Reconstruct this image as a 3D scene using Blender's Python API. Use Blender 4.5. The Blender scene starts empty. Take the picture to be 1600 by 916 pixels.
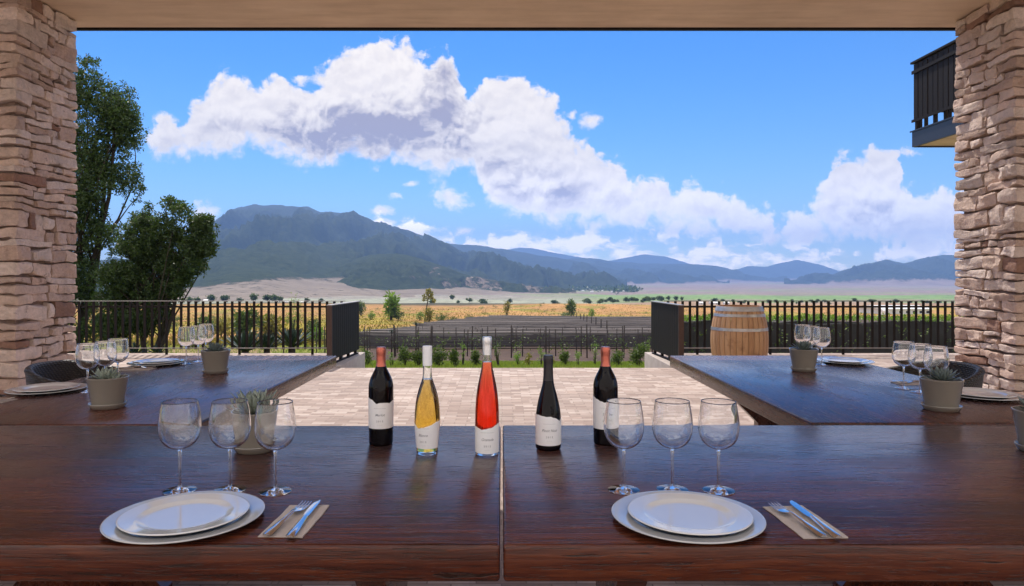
import bpy, bmesh, math, random
import numpy as np
from mathutils import Vector, Matrix, noise

random.seed(7)
RNG = np.random.default_rng(7)
SC = bpy.context.scene
COL = SC.collection
R = math.radians
F, CX, CY, H = 1066.7, 784.0, 431.0, 1.27     # survey of the photograph: focal length, vanishing point, eye height

def at(px, py, Y):
    return Vector(((px - CX) / F * Y, Y, H - (py - CY) / F * Y))

# ------------------------------------------------------------------ object helpers
def tag(o, label=None, cat=None, group=None, kind=None):
    if label: o['label'] = label
    if cat: o['category'] = cat
    if group: o['group'] = group
    if kind: o['kind'] = kind
    return o

def empty(name, loc, rz=0.0):
    o = bpy.data.objects.new(name, None)
    COL.objects.link(o)
    o.location = loc
    o.rotation_euler = (0, 0, rz)
    o.empty_display_size = 0.1
    return o

def link(name, me, mat=None, parent=None):
    o = bpy.data.objects.new(name, me)
    COL.objects.link(o)
    if mat and not me.materials:
        me.materials.append(mat)
    if parent: o.parent = parent
    return o

KIDS = {}
def copy_tree(o, parent=None):
    c = o.copy()
    COL.objects.link(c)
    if parent: c.parent = parent
    for ch in o.children:
        copy_tree(ch, c)
    return c

class MB:
    """collects shapes, then links them as one mesh object"""
    def __init__(s):
        s.v = []; s.f = []; s.sm = []; s.col = []
    def add(s, verts, faces, smooth=False, col=None):
        b = len(s.v)
        s.v.extend([tuple(p) for p in verts])
        for f in faces:
            s.f.append(tuple(i + b for i in f)); s.sm.append(smooth); s.col.append(col)
        return s
    def box(s, x0, x1, y0, y1, z0, z1, bev=0.0, M=None, seg=2):
        if bev <= 0:
            vs = [(x0,y0,z0),(x1,y0,z0),(x1,y1,z0),(x0,y1,z0),(x0,y0,z1),(x1,y0,z1),(x1,y1,z1),(x0,y1,z1)]
            fs = [(0,3,2,1),(4,5,6,7),(0,1,5,4),(1,2,6,5),(2,3,7,6),(3,0,4,7)]
            if M: vs = [M @ Vector(p) for p in vs]
            return s.add(vs, fs)
        bm = bmesh.new()
        bmesh.ops.create_cube(bm, size=1)
        for p in bm.verts:
            p.co = Vector(((x0+x1)/2 + p.co.x*(x1-x0), (y0+y1)/2 + p.co.y*(y1-y0), (z0+z1)/2 + p.co.z*(z1-z0)))
        bmesh.ops.bevel(bm, geom=bm.edges[:], offset=bev, segments=seg, profile=0.5, affect='EDGES')
        bm.verts.index_update()
        vs = [p.co.copy() for p in bm.verts]; fs = [tuple(q.index for q in f.verts) for f in bm.faces]
        bm.free()
        if M: vs = [M @ p for p in vs]
        return s.add(vs, fs, True)
    def lathe(s, prof, n=48, c=(0,0,0), smooth=True, a0=0.0):
        vs = []; fs = []; rings = []
        for r, z in prof:
            if r < 1e-6:
                rings.append([len(vs)]); vs.append((c[0], c[1], c[2]+z))
            else:
                rings.append(list(range(len(vs), len(vs)+n)))
                for k in range(n):
                    a = a0 + 2*math.pi*k/n
                    vs.append((c[0]+r*math.cos(a), c[1]+r*math.sin(a), c[2]+z))
        for A, B in zip(rings, rings[1:]):
            for k in range(n):
                k2 = (k+1) % n
                if len(A) == 1 and len(B) == 1: continue
                if len(A) == 1: fs.append((A[0], B[k2], B[k]))
                elif len(B) == 1: fs.append((A[k], A[k2], B[0]))
                else: fs.append((A[k], A[k2], B[k2], B[k]))
        return s.add(vs, fs, smooth)
    def tube(s, pts, rad, n=8, cap=True):
        pts = [Vector(p) for p in pts]
        rs = rad if isinstance(rad, (list, tuple)) else [rad]*len(pts)
        vs = []; fs = []
        for i, p in enumerate(pts):
            d = (pts[min(i+1, len(pts)-1)] - pts[max(i-1, 0)]).normalized()
            u = d.orthogonal().normalized() if abs(d.z) > .95 else Vector((0,0,1)).cross(d).normalized()
            w = d.cross(u)
            for k in range(n):
                a = 2*math.pi*k/n
                vs.append(p + (u*math.cos(a) + w*math.sin(a))*rs[i])
        for i in range(len(pts)-1):
            for k in range(n):
                k2 = (k+1) % n
                fs.append((i*n+k, i*n+k2, (i+1)*n+k2, (i+1)*n+k))
        if cap:
            fs.append(tuple(range(n))[::-1]); fs.append(tuple((len(pts)-1)*n+k for k in range(n)))
        return s.add(vs, fs, True)
    def mesh(s, name, sharp=None):
        me = bpy.data.meshes.new(name)
        me.from_pydata(s.v, [], s.f)
        me.polygons.foreach_set('use_smooth', s.sm)
        if any(c is not None for c in s.col):
            at_ = me.color_attributes.new('tint', 'FLOAT_COLOR', 'CORNER')
            buf = []
            for f, c in zip(s.f, s.col):
                c = c or (.5,.5,.5)
                buf.extend([c[0],c[1],c[2],1.0]*len(f))
            at_.data.foreach_set('color', buf)
        me.update()
        if sharp: me.set_sharp_from_angle(angle=R(sharp))
        return me
    def build(s, name, mat=None, parent=None, sharp=None):
        return link(name, s.mesh(name, sharp), mat, parent)

# ------------------------------------------------------------------ material helpers
class NT:
    def __init__(s, tree): s.t = tree; s.n = tree.nodes; s.l = tree.links
    def new(s, typ, **kw):
        nd = s.n.new(typ)
        for k, v in kw.items():
            setattr(nd, k, v)
        return nd
    def lk(s, a, b): s.l.new(a, b)
    def val(s, node, inp, v):
        if isinstance(v, (int, float, tuple, list)): node.inputs[inp].default_value = v
        else: s.lk(v, node.inputs[inp])
    def math(s, op, a, b=None, c=None, clamp=False):
        nd = s.new('ShaderNodeMath', operation=op); nd.use_clamp = clamp
        s.val(nd, 0, a)
        if b is not None: s.val(nd, 1, b)
        if c is not None: s.val(nd, 2, c)
        return nd.outputs[0]
    def vmath(s, op, a, b=None):
        nd = s.new('ShaderNodeVectorMath', operation=op)
        s.val(nd, 0, a)
        if b is not None: s.val(nd, 1, b)
        return nd.outputs['Value'] if op in ('LENGTH','DOT_PRODUCT','DISTANCE') else nd.outputs[0]
    def noise(s, vec, scale, detail=4, rough=.55, dist=0, out='Fac', dim='3D'):
        nd = s.new('ShaderNodeTexNoise', noise_dimensions=dim)
        if vec is not None: s.lk(vec, nd.inputs['Vector'])
        nd.inputs['Scale'].default_value = scale; nd.inputs['Detail'].default_value = detail
        nd.inputs['Roughness'].default_value = rough; nd.inputs['Distortion'].default_value = dist
        return nd.outputs[out]
    def ramp(s, fac, stops, interp='LINEAR'):
        nd = s.new('ShaderNodeValToRGB'); cr = nd.color_ramp; cr.interpolation = interp
        while len(cr.elements) < len(stops): cr.elements.new(.5)
        for e, (p, c) in zip(cr.elements, stops):
            e.position = p; e.color = (c[0], c[1], c[2], 1) if not isinstance(c, (int, float)) else (c, c, c, 1)
        s.lk(fac, nd.inputs[0])
        return nd.outputs[0]
    def mix(s, fac, a, b, mode='MIX'):
        nd = s.new('ShaderNodeMix', data_type='RGBA', blend_type=mode)
        s.val(nd, 0, fac)
        for i, v in ((6, a), (7, b)):
            if isinstance(v, (tuple, list)): nd.inputs[i].default_value = (v[0], v[1], v[2], 1)
            else: s.lk(v, nd.inputs[i])
        return nd.outputs[2]
    def mapping(s, vec, scale=(1,1,1), loc=(0,0,0), rot=(0,0,0)):
        nd = s.new('ShaderNodeMapping')
        s.lk(vec, nd.inputs[0]); nd.inputs['Scale'].default_value = scale
        nd.inputs['Location'].default_value = loc; nd.inputs['Rotation'].default_value = rot
        return nd.outputs[0]
    def rng(s, v, a, b, c=0.0, d=1.0, smooth=True):
        nd = s.new('ShaderNodeMapRange', interpolation_type='SMOOTHSTEP' if smooth else 'LINEAR')
        s.val(nd, 0, v); s.val(nd, 1, a); s.val(nd, 2, b); s.val(nd, 3, c); s.val(nd, 4, d)
        return nd.outputs[0]
    def bump(s, h, strength, dist, normal=None):
        nd = s.new('ShaderNodeBump'); nd.inputs['Strength'].default_value = strength
        nd.inputs['Distance'].default_value = dist; s.lk(h, nd.inputs['Height'])
        if normal: s.lk(normal, nd.inputs['Normal'])
        return nd.outputs[0]

def material(name):
    m = bpy.data.materials.new(name); m.use_nodes = True
    t = NT(m.node_tree)
    b = t.n['Principled BSDF']
    tc = t.new('ShaderNodeTexCoord')
    return m, t, b, tc.outputs['Object']

def rgb(c): return (c[0], c[1], c[2], 1)

def plain(name, col, rough=.5, metal=0.0, var=.12, scale=8, coat=0.0, bump=0.0, spec=.5):
    m, t, b, oc = material(name)
    n = t.noise(oc, scale, 5, .6)
    lo = tuple(c*(1-var) for c in col); hi = tuple(min(1, c*(1+var)) for c in col)
    t.lk(t.ramp(n, [(.3, lo), (.7, hi)]), b.inputs['Base Color'])
    b.inputs['Roughness'].default_value = rough; b.inputs['Metallic'].default_value = metal
    b.inputs['Coat Weight'].default_value = coat; b.inputs['Coat Roughness'].default_value = .06
    b.inputs['Specular IOR Level'].default_value = spec
    if bump: t.lk(t.bump(t.noise(oc, scale*6, 4, .6), bump, .004), b.inputs['Normal'])
    return m

M = {}
def wood(name, dark, mid, light, rough=.20, grain=1.0, sheen=.04):
    m, t, b, oc = material(name)
    oi = t.new('ShaderNodeObjectInfo')
    sep = t.new('ShaderNodeSeparateXYZ'); t.lk(oc, sep.inputs[0])
    # planks of about 13 cm run along X and each shifts the grain
    pk = t.math('FLOOR', t.math('DIVIDE', t.math('ADD', sep.outputs[1], 5.0), .1755))
    wn = t.new('ShaderNodeTexWhiteNoise', noise_dimensions='1D'); t.lk(t.math('ADD', pk, t.math('MULTIPLY', oi.outputs['Random'], 31.0)), wn.inputs['W'])
    off = t.new('ShaderNodeCombineXYZ'); t.lk(t.math('MULTIPLY', wn.outputs[0], 7.0), off.inputs[0]); t.lk(t.math('MULTIPLY', wn.outputs[0], 3.0), off.inputs[2])
    t.lk(t.math('MULTIPLY', oi.outputs['Random'], 9.0), off.inputs[1])
    p = t.vmath('ADD', oc, off.outputs[0])
    warp = t.noise(t.mapping(p, (1.3, 5, 5)), 1.0, 3, .5, 0, 'Color')
    wv = t.vmath('MULTIPLY', t.vmath('SUBTRACT', warp, (.5,.5,.5)), (.0, .05, .05))
    p = t.vmath('ADD', p, wv)
    g1 = t.noise(t.mapping(p, (3.4*grain, 78*grain, 78*grain)), 1.0, 7, .66)
    g2 = t.noise(t.mapping(p, (13*grain, 270*grain, 270*grain)), 1.0, 4, .65)
    blot = t.noise(t.mapping(p, (1.6, 3.2, 3.2)), 1.0, 4, .5)
    g = t.math('ADD', t.math('MULTIPLY', g1, .6), t.math('ADD', t.math('MULTIPLY', g2, .22), t.math('MULTIPLY', blot, .3)))
    g = t.math('ADD', g, t.math('MULTIPLY', t.math('SUBTRACT', wn.outputs[0], .5), .10))
    col = t.ramp(g, [(.40, dark), (.54, mid), (.68, light)])
    pores = t.rng(t.noise(t.mapping(p, (15, 230, 230)), 1.0, 2, .5), .60, .65)
    col = t.mix(t.math('MULTIPLY', pores, .6), col, tuple(c*.5 for c in dark))
    crk = t.rng(t.noise(t.mapping(p, (3.6, 80, 80), (3, 1, 0)), 1.0, 3, .6), .655, .685)
    col = t.mix(t.math('MULTIPLY', crk, .75), col, tuple(c*.35 for c in dark))
    t.lk(col, b.inputs['Base Color'])
    rr = t.math('ADD', t.math('ADD', rough-.12, t.math('MULTIPLY', g1, .16)), t.rng(t.noise(t.mapping(oc, (2.1,4.5,4.5), (5,2,1)), 1.0, 5, .6), .35, .7, 0.0, .16))
    t.lk(t.math('ADD', rr, t.math('MULTIPLY', pores, .1)), b.inputs['Roughness'])
    hgt = t.math('SUBTRACT', t.math('ADD', t.math('MULTIPLY', g1, .9), t.math('MULTIPLY', g2, .28)), t.math('MULTIPLY', t.math('ADD', crk, t.math('MULTIPLY', pores, .35)), .8))
    t.lk(t.bump(hgt, .40, .0026), b.inputs['Normal'])
    b.inputs['Specular IOR Level'].default_value = .45
    b.inputs['Sheen Weight'].default_value = sheen; b.inputs['Sheen Roughness'].default_value = .45; b.inputs['Sheen Tint'].default_value = (1,.93,.92,1)
    return m
M['table'] = wood('stained_table_wood', (.007,.0018,.0012), (.052,.0092,.0033), (.118,.028,.0085))
M['oak'] = wood('barrel_oak', (.24,.105,.035), (.36,.175,.066), (.46,.25,.11), .5)

def stone_mat():
    m, t, b, oc = material('ledge_stone')
    va = t.new('ShaderNodeVertexColor', layer_name='tint')
    n1 = t.noise(oc, 9, 8, .65); n2 = t.noise(oc, 42, 6, .7)
    c = t.mix(1.0, va.outputs[0], t.ramp(n1, [(.28, .76), (.5, 1.0), (.72, 1.16)]), 'MULTIPLY')
    c = t.mix(1.0, c, t.ramp(n2, [(.3, .86), (.6, 1.07)]), 'MULTIPLY')
    iron = t.rng(t.noise(t.mapping(oc, (1,1,1.6), (4,2,7)), 5.5, 6, .7), .60, .72)
    c = t.mix(t.math('MULTIPLY', iron, .75), c, (.12,.06,.042))
    t.lk(c, b.inputs['Base Color']); b.inputs['Roughness'].default_value = .88
    h = t.math('ADD', t.noise(oc, 26, 8, .7), t.math('MULTIPLY', t.noise(t.mapping(oc, (1,1,2.5)), 8, 5, .6), .9))
    t.lk(t.bump(h, .9, .022), b.inputs['Normal'])
    return m
M['stone'] = stone_mat()
M['mortar'] = plain('joint_mortar', (.22,.15,.115), .95, var=.3, scale=20, bump=.5)
M['dark_metal'] = plain('bronze_dark_metal', (.011,.0075,.007), .6, .0, .25, 30, spec=.18)
M['brown_metal'] = plain('brown_metal_edge', (.058,.030,.023), .5, .0, .2, 30)
M['rail_metal'] = plain('bright_rail_metal', (.30,.28,.27), .35, .7, .1, 40)
M['steel'] = plain('cutlery_steel', (.70,.69,.68), .10, 1.0, .05, 60)
M['hoop'] = plain('hoop_steel', (.42,.40,.38), .45, .85, .25, 12)
M['ceramic'] = plain('pot_ceramic', (.275,.245,.205), .2, 0, .06, 5, .5)
M['slate'] = plain('slate_fascia', (.022,.026,.040), .4, 0, .1, 10)
M['soil'] = plain('potting_soil', (.035,.022,.015), .95, 0, .4, 90, bump=.8)
M['white_plate'] = plain('white_plate_glaze', (.66,.655,.65), .07, 0, .015, 3, .6)
M['charger'] = plain('charger_glaze', (.50,.50,.50), .08, 0, .02, 3, .6)
M['plate_rim'] = plain('plate_underside', (.045,.05,.055), .2, 0, .1, 10)
M['napkin'] = plain('paper_napkin', (.50,.43,.385), .9, 0, .07, 55, bump=.3)
M['label'] = plain('bottle_label_paper', (.90,.89,.885), .55, 0, .015, 40)
M['ink'] = plain('label_ink', (.30,.29,.30), .6, 0, .1, 40)
M['foil_copper'] = plain('copper_foil', (.50,.145,.10), .28, .88, .10, 60, bump=.12)
M['foil_white'] = plain('white_foil', (.85,.86,.87), .35, .0, .03, 60)
M['foil_silver'] = plain('silver_foil', (.72,.73,.74), .30, .7, .04, 60)
M['foil_black'] = plain('black_foil', (.012,.010,.014), .36, .0, .2, 60)
M['bottle_black'] = plain('dark_wine_glass', (.0035,.0022,.0035), .06, 0, .1, 5, spec=.22)
M['plaster'] = None
M['wicker'] = None

def glass(name, col=(1,1,1), ior=1.45, rough=0.0):
    m, t, b, oc = material(name)
    b.inputs['Base Color'].default_value = rgb(col)
    b.inputs['Transmission Weight'].default_value = 1.0
    b.inputs['IOR'].default_value = ior
    b.inputs['Roughness'].default_value = rough
    return m
M['glass'] = glass('clear_glass', (.975,.98,.99), 1.55)
M['bottle_glass'] = glass('flint_bottle_glass', (.96,.98,.97))
def wine(name, col, dens):
    m = glass(name, (1,1,1), 1.38); t = NT(m.node_tree); t.n['Principled BSDF'].inputs['Specular IOR Level'].default_value = .25; t.n['Principled BSDF'].inputs['Roughness'].default_value = .09
    va = t.new('ShaderNodeVolumeAbsorption'); va.inputs['Color'].default_value = rgb(col); va.inputs['Density'].default_value = dens
    t.lk(va.outputs[0], t.n['Material Output'].inputs['Volume'])
    return m
M['white_wine'] = wine('white_wine_in_glass', (.955,.80,.03), 36)
M['rose_wine'] = wine('rose_wine_in_glass', (1.0,.40,.0), 84)

def plaster_mat():
    m, t, b, oc = material('ceiling_plaster')
    n = t.noise(t.mapping(oc, (.7, 5, 3)), 2.0, 7, .6)
    t.lk(t.mix(1.0, t.ramp(n, [(.25,(.52,.39,.29)),(.5,(.62,.475,.36)),(.75,(.68,.54,.42))]), t.ramp(t.noise(oc, 1.1, 6, .65), [(.3,.85),(.7,1.08)]), 'MULTIPLY'), b.inputs['Base Color'])
    b.inputs['Roughness'].default_value = .8
    t.lk(t.bump(t.noise(t.mapping(oc, (1,6,3)), 8, 6, .6), .25, .01), b.inputs['Normal'])
    return m
M['plaster'] = plaster_mat()
M['wall'] = plain('pale_wall_render', (.86,.82,.775), .85, 0, .04, 1.5, bump=.3)

def wicker_mat():
    m, t, b, oc = material('woven_wicker')
    w = t.new('ShaderNodeTexWave', wave_type='BANDS', bands_direction='Z'); w.inputs['Scale'].default_value = 28; w.inputs['Distortion'].default_value = 1.5
    t.lk(oc, w.inputs[0])
    w2 = t.new('ShaderNodeTexWave', wave_type='BANDS', bands_direction='DIAGONAL'); w2.inputs['Scale'].default_value = 22
    t.lk(oc, w2.inputs[0])
    h = t.math('MULTIPLY', w.outputs['Fac'], w2.outputs['Fac'])
    t.lk(t.ramp(h, [(.0,(.010,.008,.008)),(.7,(.05,.04,.036))]), b.inputs['Base Color'])
    b.inputs['Roughness'].default_value = .5
    t.lk(t.bump(h, .8, .008), b.inputs['Normal'])
    return m
M['wicker'] = wicker_mat()

def paving_mat():
    m, t, b, oc = material('stone_paving')
    def bricks(vec, bw, rh, c1, c2, mort, off=.5):
        nd = t.new('ShaderNodeTexBrick'); t.lk(vec, nd.inputs[0])
        nd.offset = off; nd.squash = 1
        nd.inputs['Scale'].default_value = 1; nd.inputs['Brick Width'].default_value = bw; nd.inputs['Row Height'].default_value = rh
        nd.inputs['Mortar Size'].default_value = .0035; nd.inputs['Mortar Smooth'].default_value = .3
        nd.inputs['Color1'].default_value = rgb(c1); nd.inputs['Color2'].default_value = rgb(c2); nd.inputs['Mortar'].default_value = rgb(mort)
        return nd
    jit = t.noise(oc, 1.3, 2, .5, 0, 'Color')
    vec = t.vmath('ADD', oc, t.vmath('MULTIPLY', t.vmath('SUBTRACT', jit, (.5,.5,.5)), (.03,.03,0)))
    # strips of stone in panels: the row of each strip and its offset vary from panel to panel
    b1 = bricks(vec, .205, .074, (0,0,0), (1,1,1), (.5,.5,.5))
    b2 = bricks(t.mapping(vec, (1,1,1), (.13,.03,0)), .41, .074*4, (0,0,0), (1,1,1), (.5,.5,.5), .37)
    f = t.math('ADD', t.math('MULTIPLY', b1.outputs[0], .62), t.math('MULTIPLY', b2.outputs[0], .38))
    col = t.ramp(f, [(0,(.18,.125,.105)),(.25,(.36,.275,.235)),(.5,(.24,.168,.138)),(.75,(.46,.375,.33)),(1,(.30,.205,.165))])
    col = t.mix(1.0, col, t.ramp(t.noise(t.mapping(oc, (3,12,1)), 3, 7, .65), [(.3,.78),(.7,1.12)]), 'MULTIPLY')
    col = t.mix(t.math('MULTIPLY', b1.outputs['Fac'], .85), col, (.17,.12,.10))
    col = t.mix(1.0, col, t.ramp(t.noise(oc, .55, 5, .6), [(.3,.86),(.7,1.08)]), 'MULTIPLY')
    t.lk(col, b.inputs['Base Color'])
    b.inputs['Roughness'].default_value = .8
    h = t.math('SUBTRACT', t.math('ADD', t.noise(oc, 22, 6, .65), t.math('MULTIPLY', f, .8)), t.math('MULTIPLY', b1.outputs['Fac'], 1.0))
    t.lk(t.bump(h, .5, .008), b.inputs['Normal'])
    return m
M['paving'] = paving_mat()
M['concrete'] = plain('step_concrete', (.34,.29,.265), .85, 0, .12, 6, bump=.3)

def leaf_mat(name, c_dark, c_light, rough=.55, trans=.25):
    m, t, b, oc = material(name)
    va = t.new('ShaderNodeVertexColor', layer_name='tint')
    sp = t.new('ShaderNodeSeparateColor'); t.lk(va.outputs[0], sp.inputs[0])
    c = t.ramp(sp.outputs[0], [(0, c_dark), (1, c_light)])
    t.lk(c, b.inputs['Base Color']); b.inputs['Roughness'].default_value = rough
    tr = t.new('ShaderNodeBsdfTranslucent'); t.lk(t.mix(1.0, c, (1.3,1.5,.6), 'MULTIPLY'), tr.inputs[0])
    mx = t.new('ShaderNodeMixShader'); mx.inputs[0].default_value = trans
    t.lk(b.outputs[0], mx.inputs[1]); t.lk(tr.outputs[0], mx.inputs[2])
    t.lk(mx.outputs[0], t.n['Material Output'].inputs[0])
    return m
M['dark_leaf'] = leaf_mat('evergreen_leaf', (.016,.036,.010), (.082,.125,.034), trans=.32)
M['mid_leaf'] = leaf_mat('shrub_leaf', (.028,.056,.012), (.12,.17,.035))
M['bright_leaf'] = leaf_mat('young_leaf', (.07,.13,.02), (.20,.30,.05), trans=.35)
M['yellow_leaf'] = leaf_mat('yellow_shrub_leaf', (.10,.10,.02), (.27,.23,.04), trans=.3)
M['agave_leaf'] = leaf_mat('agave_leaf', (.016,.034,.022), (.045,.075,.05), .45, .05)
M['succulent'] = leaf_mat('succulent_leaf', (.24,.29,.22), (.52,.57,.49), .5, .1)
M['succulent_blue'] = leaf_mat('bluish_succulent_leaf', (.10,.135,.13), (.26,.31,.29), .5, .1)
M['dry_grass'] = leaf_mat('dry_grass', (.125,.105,.02), (.26,.19,.045), .8, .3)
M['lawn_blade'] = leaf_mat('lawn_blade', (.10,.15,.02), (.22,.26,.04), .7, .3)
M['net'] = None
M['bark'] = plain('bark', (.035,.025,.018), .9, 0, .4, 14, bump=.8)
M['post_wood'] = plain('weathered_post', (.030,.022,.019), .9, 0, .3, 20)
M['house_white'] = plain('whitewash', (.70,.68,.65), .8, 0, .06, 2)
M['roof_tin'] = plain('tin_roof', (.62,.62,.62), .5, 0, .06, 2)
M['window_dark'] = plain('dark_window', (.02,.022,.026), .2, 0, .1, 3)
M['mast_red'] = plain('mast_red', (.55,.08,.06), .6, 0, .06, 2)
M['mast_white'] = plain('mast_white', (.78,.77,.76), .6, 0, .04, 2)
def net_mat():
    m, t, b, oc = material('anti_hail_net')
    n = t.noise(t.mapping(oc, (.25, 3, 3)), 1.0, 6, .65)
    c = t.ramp(n, [(.3,(.016,.012,.013)),(.55,(.032,.025,.027)),(.75,(.062,.049,.050))])
    oi = t.new('ShaderNodeObjectInfo'); c = t.mix(1.0, c, t.ramp(oi.outputs['Random'], [(0,.55),(1,1.5)]), 'MULTIPLY')
    t.lk(c, b.inputs['Base Color'])
    b.inputs['Roughness'].default_value = .85
    return m
M['net'] = net_mat()
M['net_dark'] = plain('dark_vine_net', (.012,.010,.010), .9, 0, .4, 4)

M['net_cable'] = plain('net_cable', (.12,.10,.10), .7, 0, .2, 3)
# ------------------------------------------------------------------ light, sky and clouds
SUN_EL, SUN_AZ = R(55.5), R(-14)         # azimuth measured from +Y towards +X: ahead and slightly to the left
SUN_DIR = Vector((math.sin(SUN_AZ)*math.cos(SUN_EL), math.cos(SUN_AZ)*math.cos(SUN_EL), math.sin(SUN_EL)))
sl = bpy.data.lights.new('sun', 'SUN'); sl.energy = 3.9; sl.angle = R(.5); sl.color = (1.0, .93, .84)
so = bpy.data.objects.new('sun', sl); COL.objects.link(so)
so.rotation_euler = (-SUN_DIR).to_track_quat('-Z', 'Y').to_euler()

world = bpy.data.worlds.new('World'); SC.world = world; world.use_nodes = True
w = NT(world.node_tree)
bg = w.n['Background']
sky = w.new('ShaderNodeTexSky', sky_type='NISHITA'); sky.sun_disc = False
sky.sun_elevation = SUN_EL; sky.sun_rotation = SUN_AZ
sky.air_density = 1.0; sky.dust_density = .0; sky.ozone_density = 3.0; sky.altitude = 1800
tc = w.new('ShaderNodeTexCoord')
sp = w.new('ShaderNodeSeparateXYZ'); w.lk(tc.outputs['Generated'], sp.inputs[0])
yy = w.math('MAXIMUM', sp.outputs[1], .08)
u = w.math('DIVIDE', sp.outputs[0], yy); v = w.math('DIVIDE', sp.outputs[2], yy)
cmb = w.new('ShaderNodeCombineXYZ'); w.lk(u, cmb.inputs[0]); w.lk(v, cmb.inputs[1])
uv = cmb.outputs[0]
ahead = w.rng(sp.outputs[1], .1, .3)
U0, U1, VM = -.62, .84, .42
def curve(pts):
    """cloud outline: elevation slope as a function of the azimuth slope"""
    nd = w.new('ShaderNodeFloatCurve')
    c = nd.mapping.curves[0]
    P_ = [(((px-CX)/F-U0)/(U1-U0), (CY-py)/F/VM) for px, py in pts]
    P_ = [(min(max(a, 0), 1), min(max(b, 0), 1)) for a, b in P_]
    while len(c.points) < len(P_): c.points.new(.5, .5)
    for p, q in zip(c.points, P_): p.location = q; p.handle_type = 'AUTO'
    nd.mapping.extend = 'HORIZONTAL'; nd.mapping.update()
    return nd
big = w.noise(uv, 9, 5, .6, 0, 'Color', dim='2D'); bigv = w.vmath('SUBTRACT', big, (.5,.5,.5))
uvw = w.vmath('ADD', uv, w.vmath('MULTIPLY', bigv, (.05,.03,0)))
s2 = w.new('ShaderNodeSeparateXYZ'); w.lk(uvw, s2.inputs[0])
uu = s2.outputs[0]; vv = s2.outputs[1]
un = w.math('DIVIDE', w.math('SUBTRACT', uu, U0), U1-U0)
def vor(vec, scale):
    nd = w.new('ShaderNodeTexVoronoi', feature='SMOOTH_F1', voronoi_dimensions='2D'); w.lk(vec, nd.inputs['Vector'])
    nd.inputs['Scale'].default_value = scale; nd.inputs['Smoothness'].default_value = .25
    return w.math('SUBTRACT', .45, nd.outputs['Distance'])
def billow(vec):
    f_ = w.math('SUBTRACT', w.noise(vec, 46, 9, .68, dim='2D'), .5)
    return w.math('ADD', w.math('MULTIPLY', vor(vec, 19), .030), w.math('ADD', w.math('MULTIPLY', vor(vec, 47), .017), w.math('ADD', w.math('MULTIPLY', vor(vec, 105), .008), w.math('MULTIPLY', f_, .034))))
fine = w.math('SUBTRACT', w.noise(uvw, 60, 9, .72, dim='2D'), .5)
wisp = w.math('SUBTRACT', w.noise(w.mapping(uvw, (1, 1.6, 1)), 17, 9, .66), .5)
hb0 = billow(uvw)
hb1 = billow(w.vmath('ADD', uvw, (-.0035, .0095, 0)))
lit = w.math('SUBTRACT', hb0, hb1)          # the flank of each billow that faces the light
puff = w.math('ADD', hb0, w.math('ADD', w.math('MULTIPLY', wisp, .060), w.math('MULTIPLY', fine, .022)))
def bank(top, bot, soft_t=.014, soft_b=.020, amp=1.0, lo=None):
    ct = curve(top); cb = curve(bot)
    w.lk(un, ct.inputs['Value']); w.lk(un, cb.inputs['Value'])
    t_ = w.math('MULTIPLY', ct.outputs[0], VM); b_ = w.math('MULTIPLY', cb.outputs[0], VM)
    pf = w.math('MULTIPLY', puff, amp)
    dt = w.math('ADD', w.math('SUBTRACT', t_, vv), pf); db = w.math('ADD', w.math('SUBTRACT', vv, b_), w.math('MULTIPLY', pf, .8))
    u0 = (top[0][0]-CX)/F; u1 = (top[-1][0]-CX)/F
    de = w.math('ADD', w.math('MINIMUM', w.math('SUBTRACT', uu, u0), w.math('SUBTRACT', u1, uu)), pf)
    dens = w.math('MULTIPLY', w.math('MULTIPLY', w.rng(dt, -.005, soft_t), w.rng(db, -.006, soft_b)), w.rng(de, -.004, .016))
    rel = w.math('DIVIDE', w.math('SUBTRACT', vv, b_), w.math('MAXIMUM', w.math('SUBTRACT', t_, b_), .02))
    thick = w.math('MINIMUM', dt, db)
    return dens, rel, thick
A_top = [(226,212),(240,196),(262,186),(285,198),(300,170),(318,150),(340,124),(365,122),(385,130),(405,138),(425,118),(440,107),(460,118),(500,125),(520,112),(540,92),(575,70),(610,58),(632,68),(655,84),(680,95),(710,100),(724,135),(742,152),(760,132),(790,119),(825,132),(850,150),(880,182),(905,215),(925,226),(945,255),(970,255),(985,288),(1010,295),(1035,286),(1060,300),(1085,292),(1110,296),(1140,310),(1165,325),(1190,336),(1216,352)]
A_bot = [(226,232),(245,246),(290,250),(330,243),(400,240),(440,250),(465,258),(500,252),(560,256),(630,250),(652,262),(680,274),(735,270),(748,286),(768,318),(785,335),(830,345),(900,352),(950,355),(1000,358),(1080,362),(1150,370),(1216,374)]
B_top = [(1196,368),(1230,332),(1260,312),(1288,302),(1300,278),(1306,256),(1320,244),(1345,240),(1360,234),(1394,238),(1400,262),(1403,285),(1420,300),(1450,297),(1490,297),(1560,290),(1660,300)]
B_bot = [(1196,388),(1250,380),(1300,376),(1360,372),(1420,378),(1490,382),(1560,384),(1660,384)]
C_top = [(560,344),(620,352),(660,350),(690,358),(720,366),(780,366),(800,358),(840,355),(880,364),(930,364),(960,368),(1000,358),(1050,372),(1100,380),(1150,386),(1200,382),(1250,376),(1300,388),(1350,394),(1400,386),(1490,374),(1640,380)]
C_bot = [(560,392),(680,400),(780,404),(900,412),(1000,420),(1100,424),(1200,424),(1300,418),(1400,412),(1490,412),(1640,410)]
dA, rA, tA = bank(A_top, A_bot)
dB, rB, tB = bank(B_top, B_bot)
dC, rC, tC = bank(C_top, C_bot, .014, .018, 1.15)
gaps = w.rng(w.noise(w.mapping(uvw, (1, 2.6, 1), (.3,.7,0)), 13, 7, .6), .40, .54)
dC = w.math('MULTIPLY', dC, w.math('MULTIPLY', gaps, .92))
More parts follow.
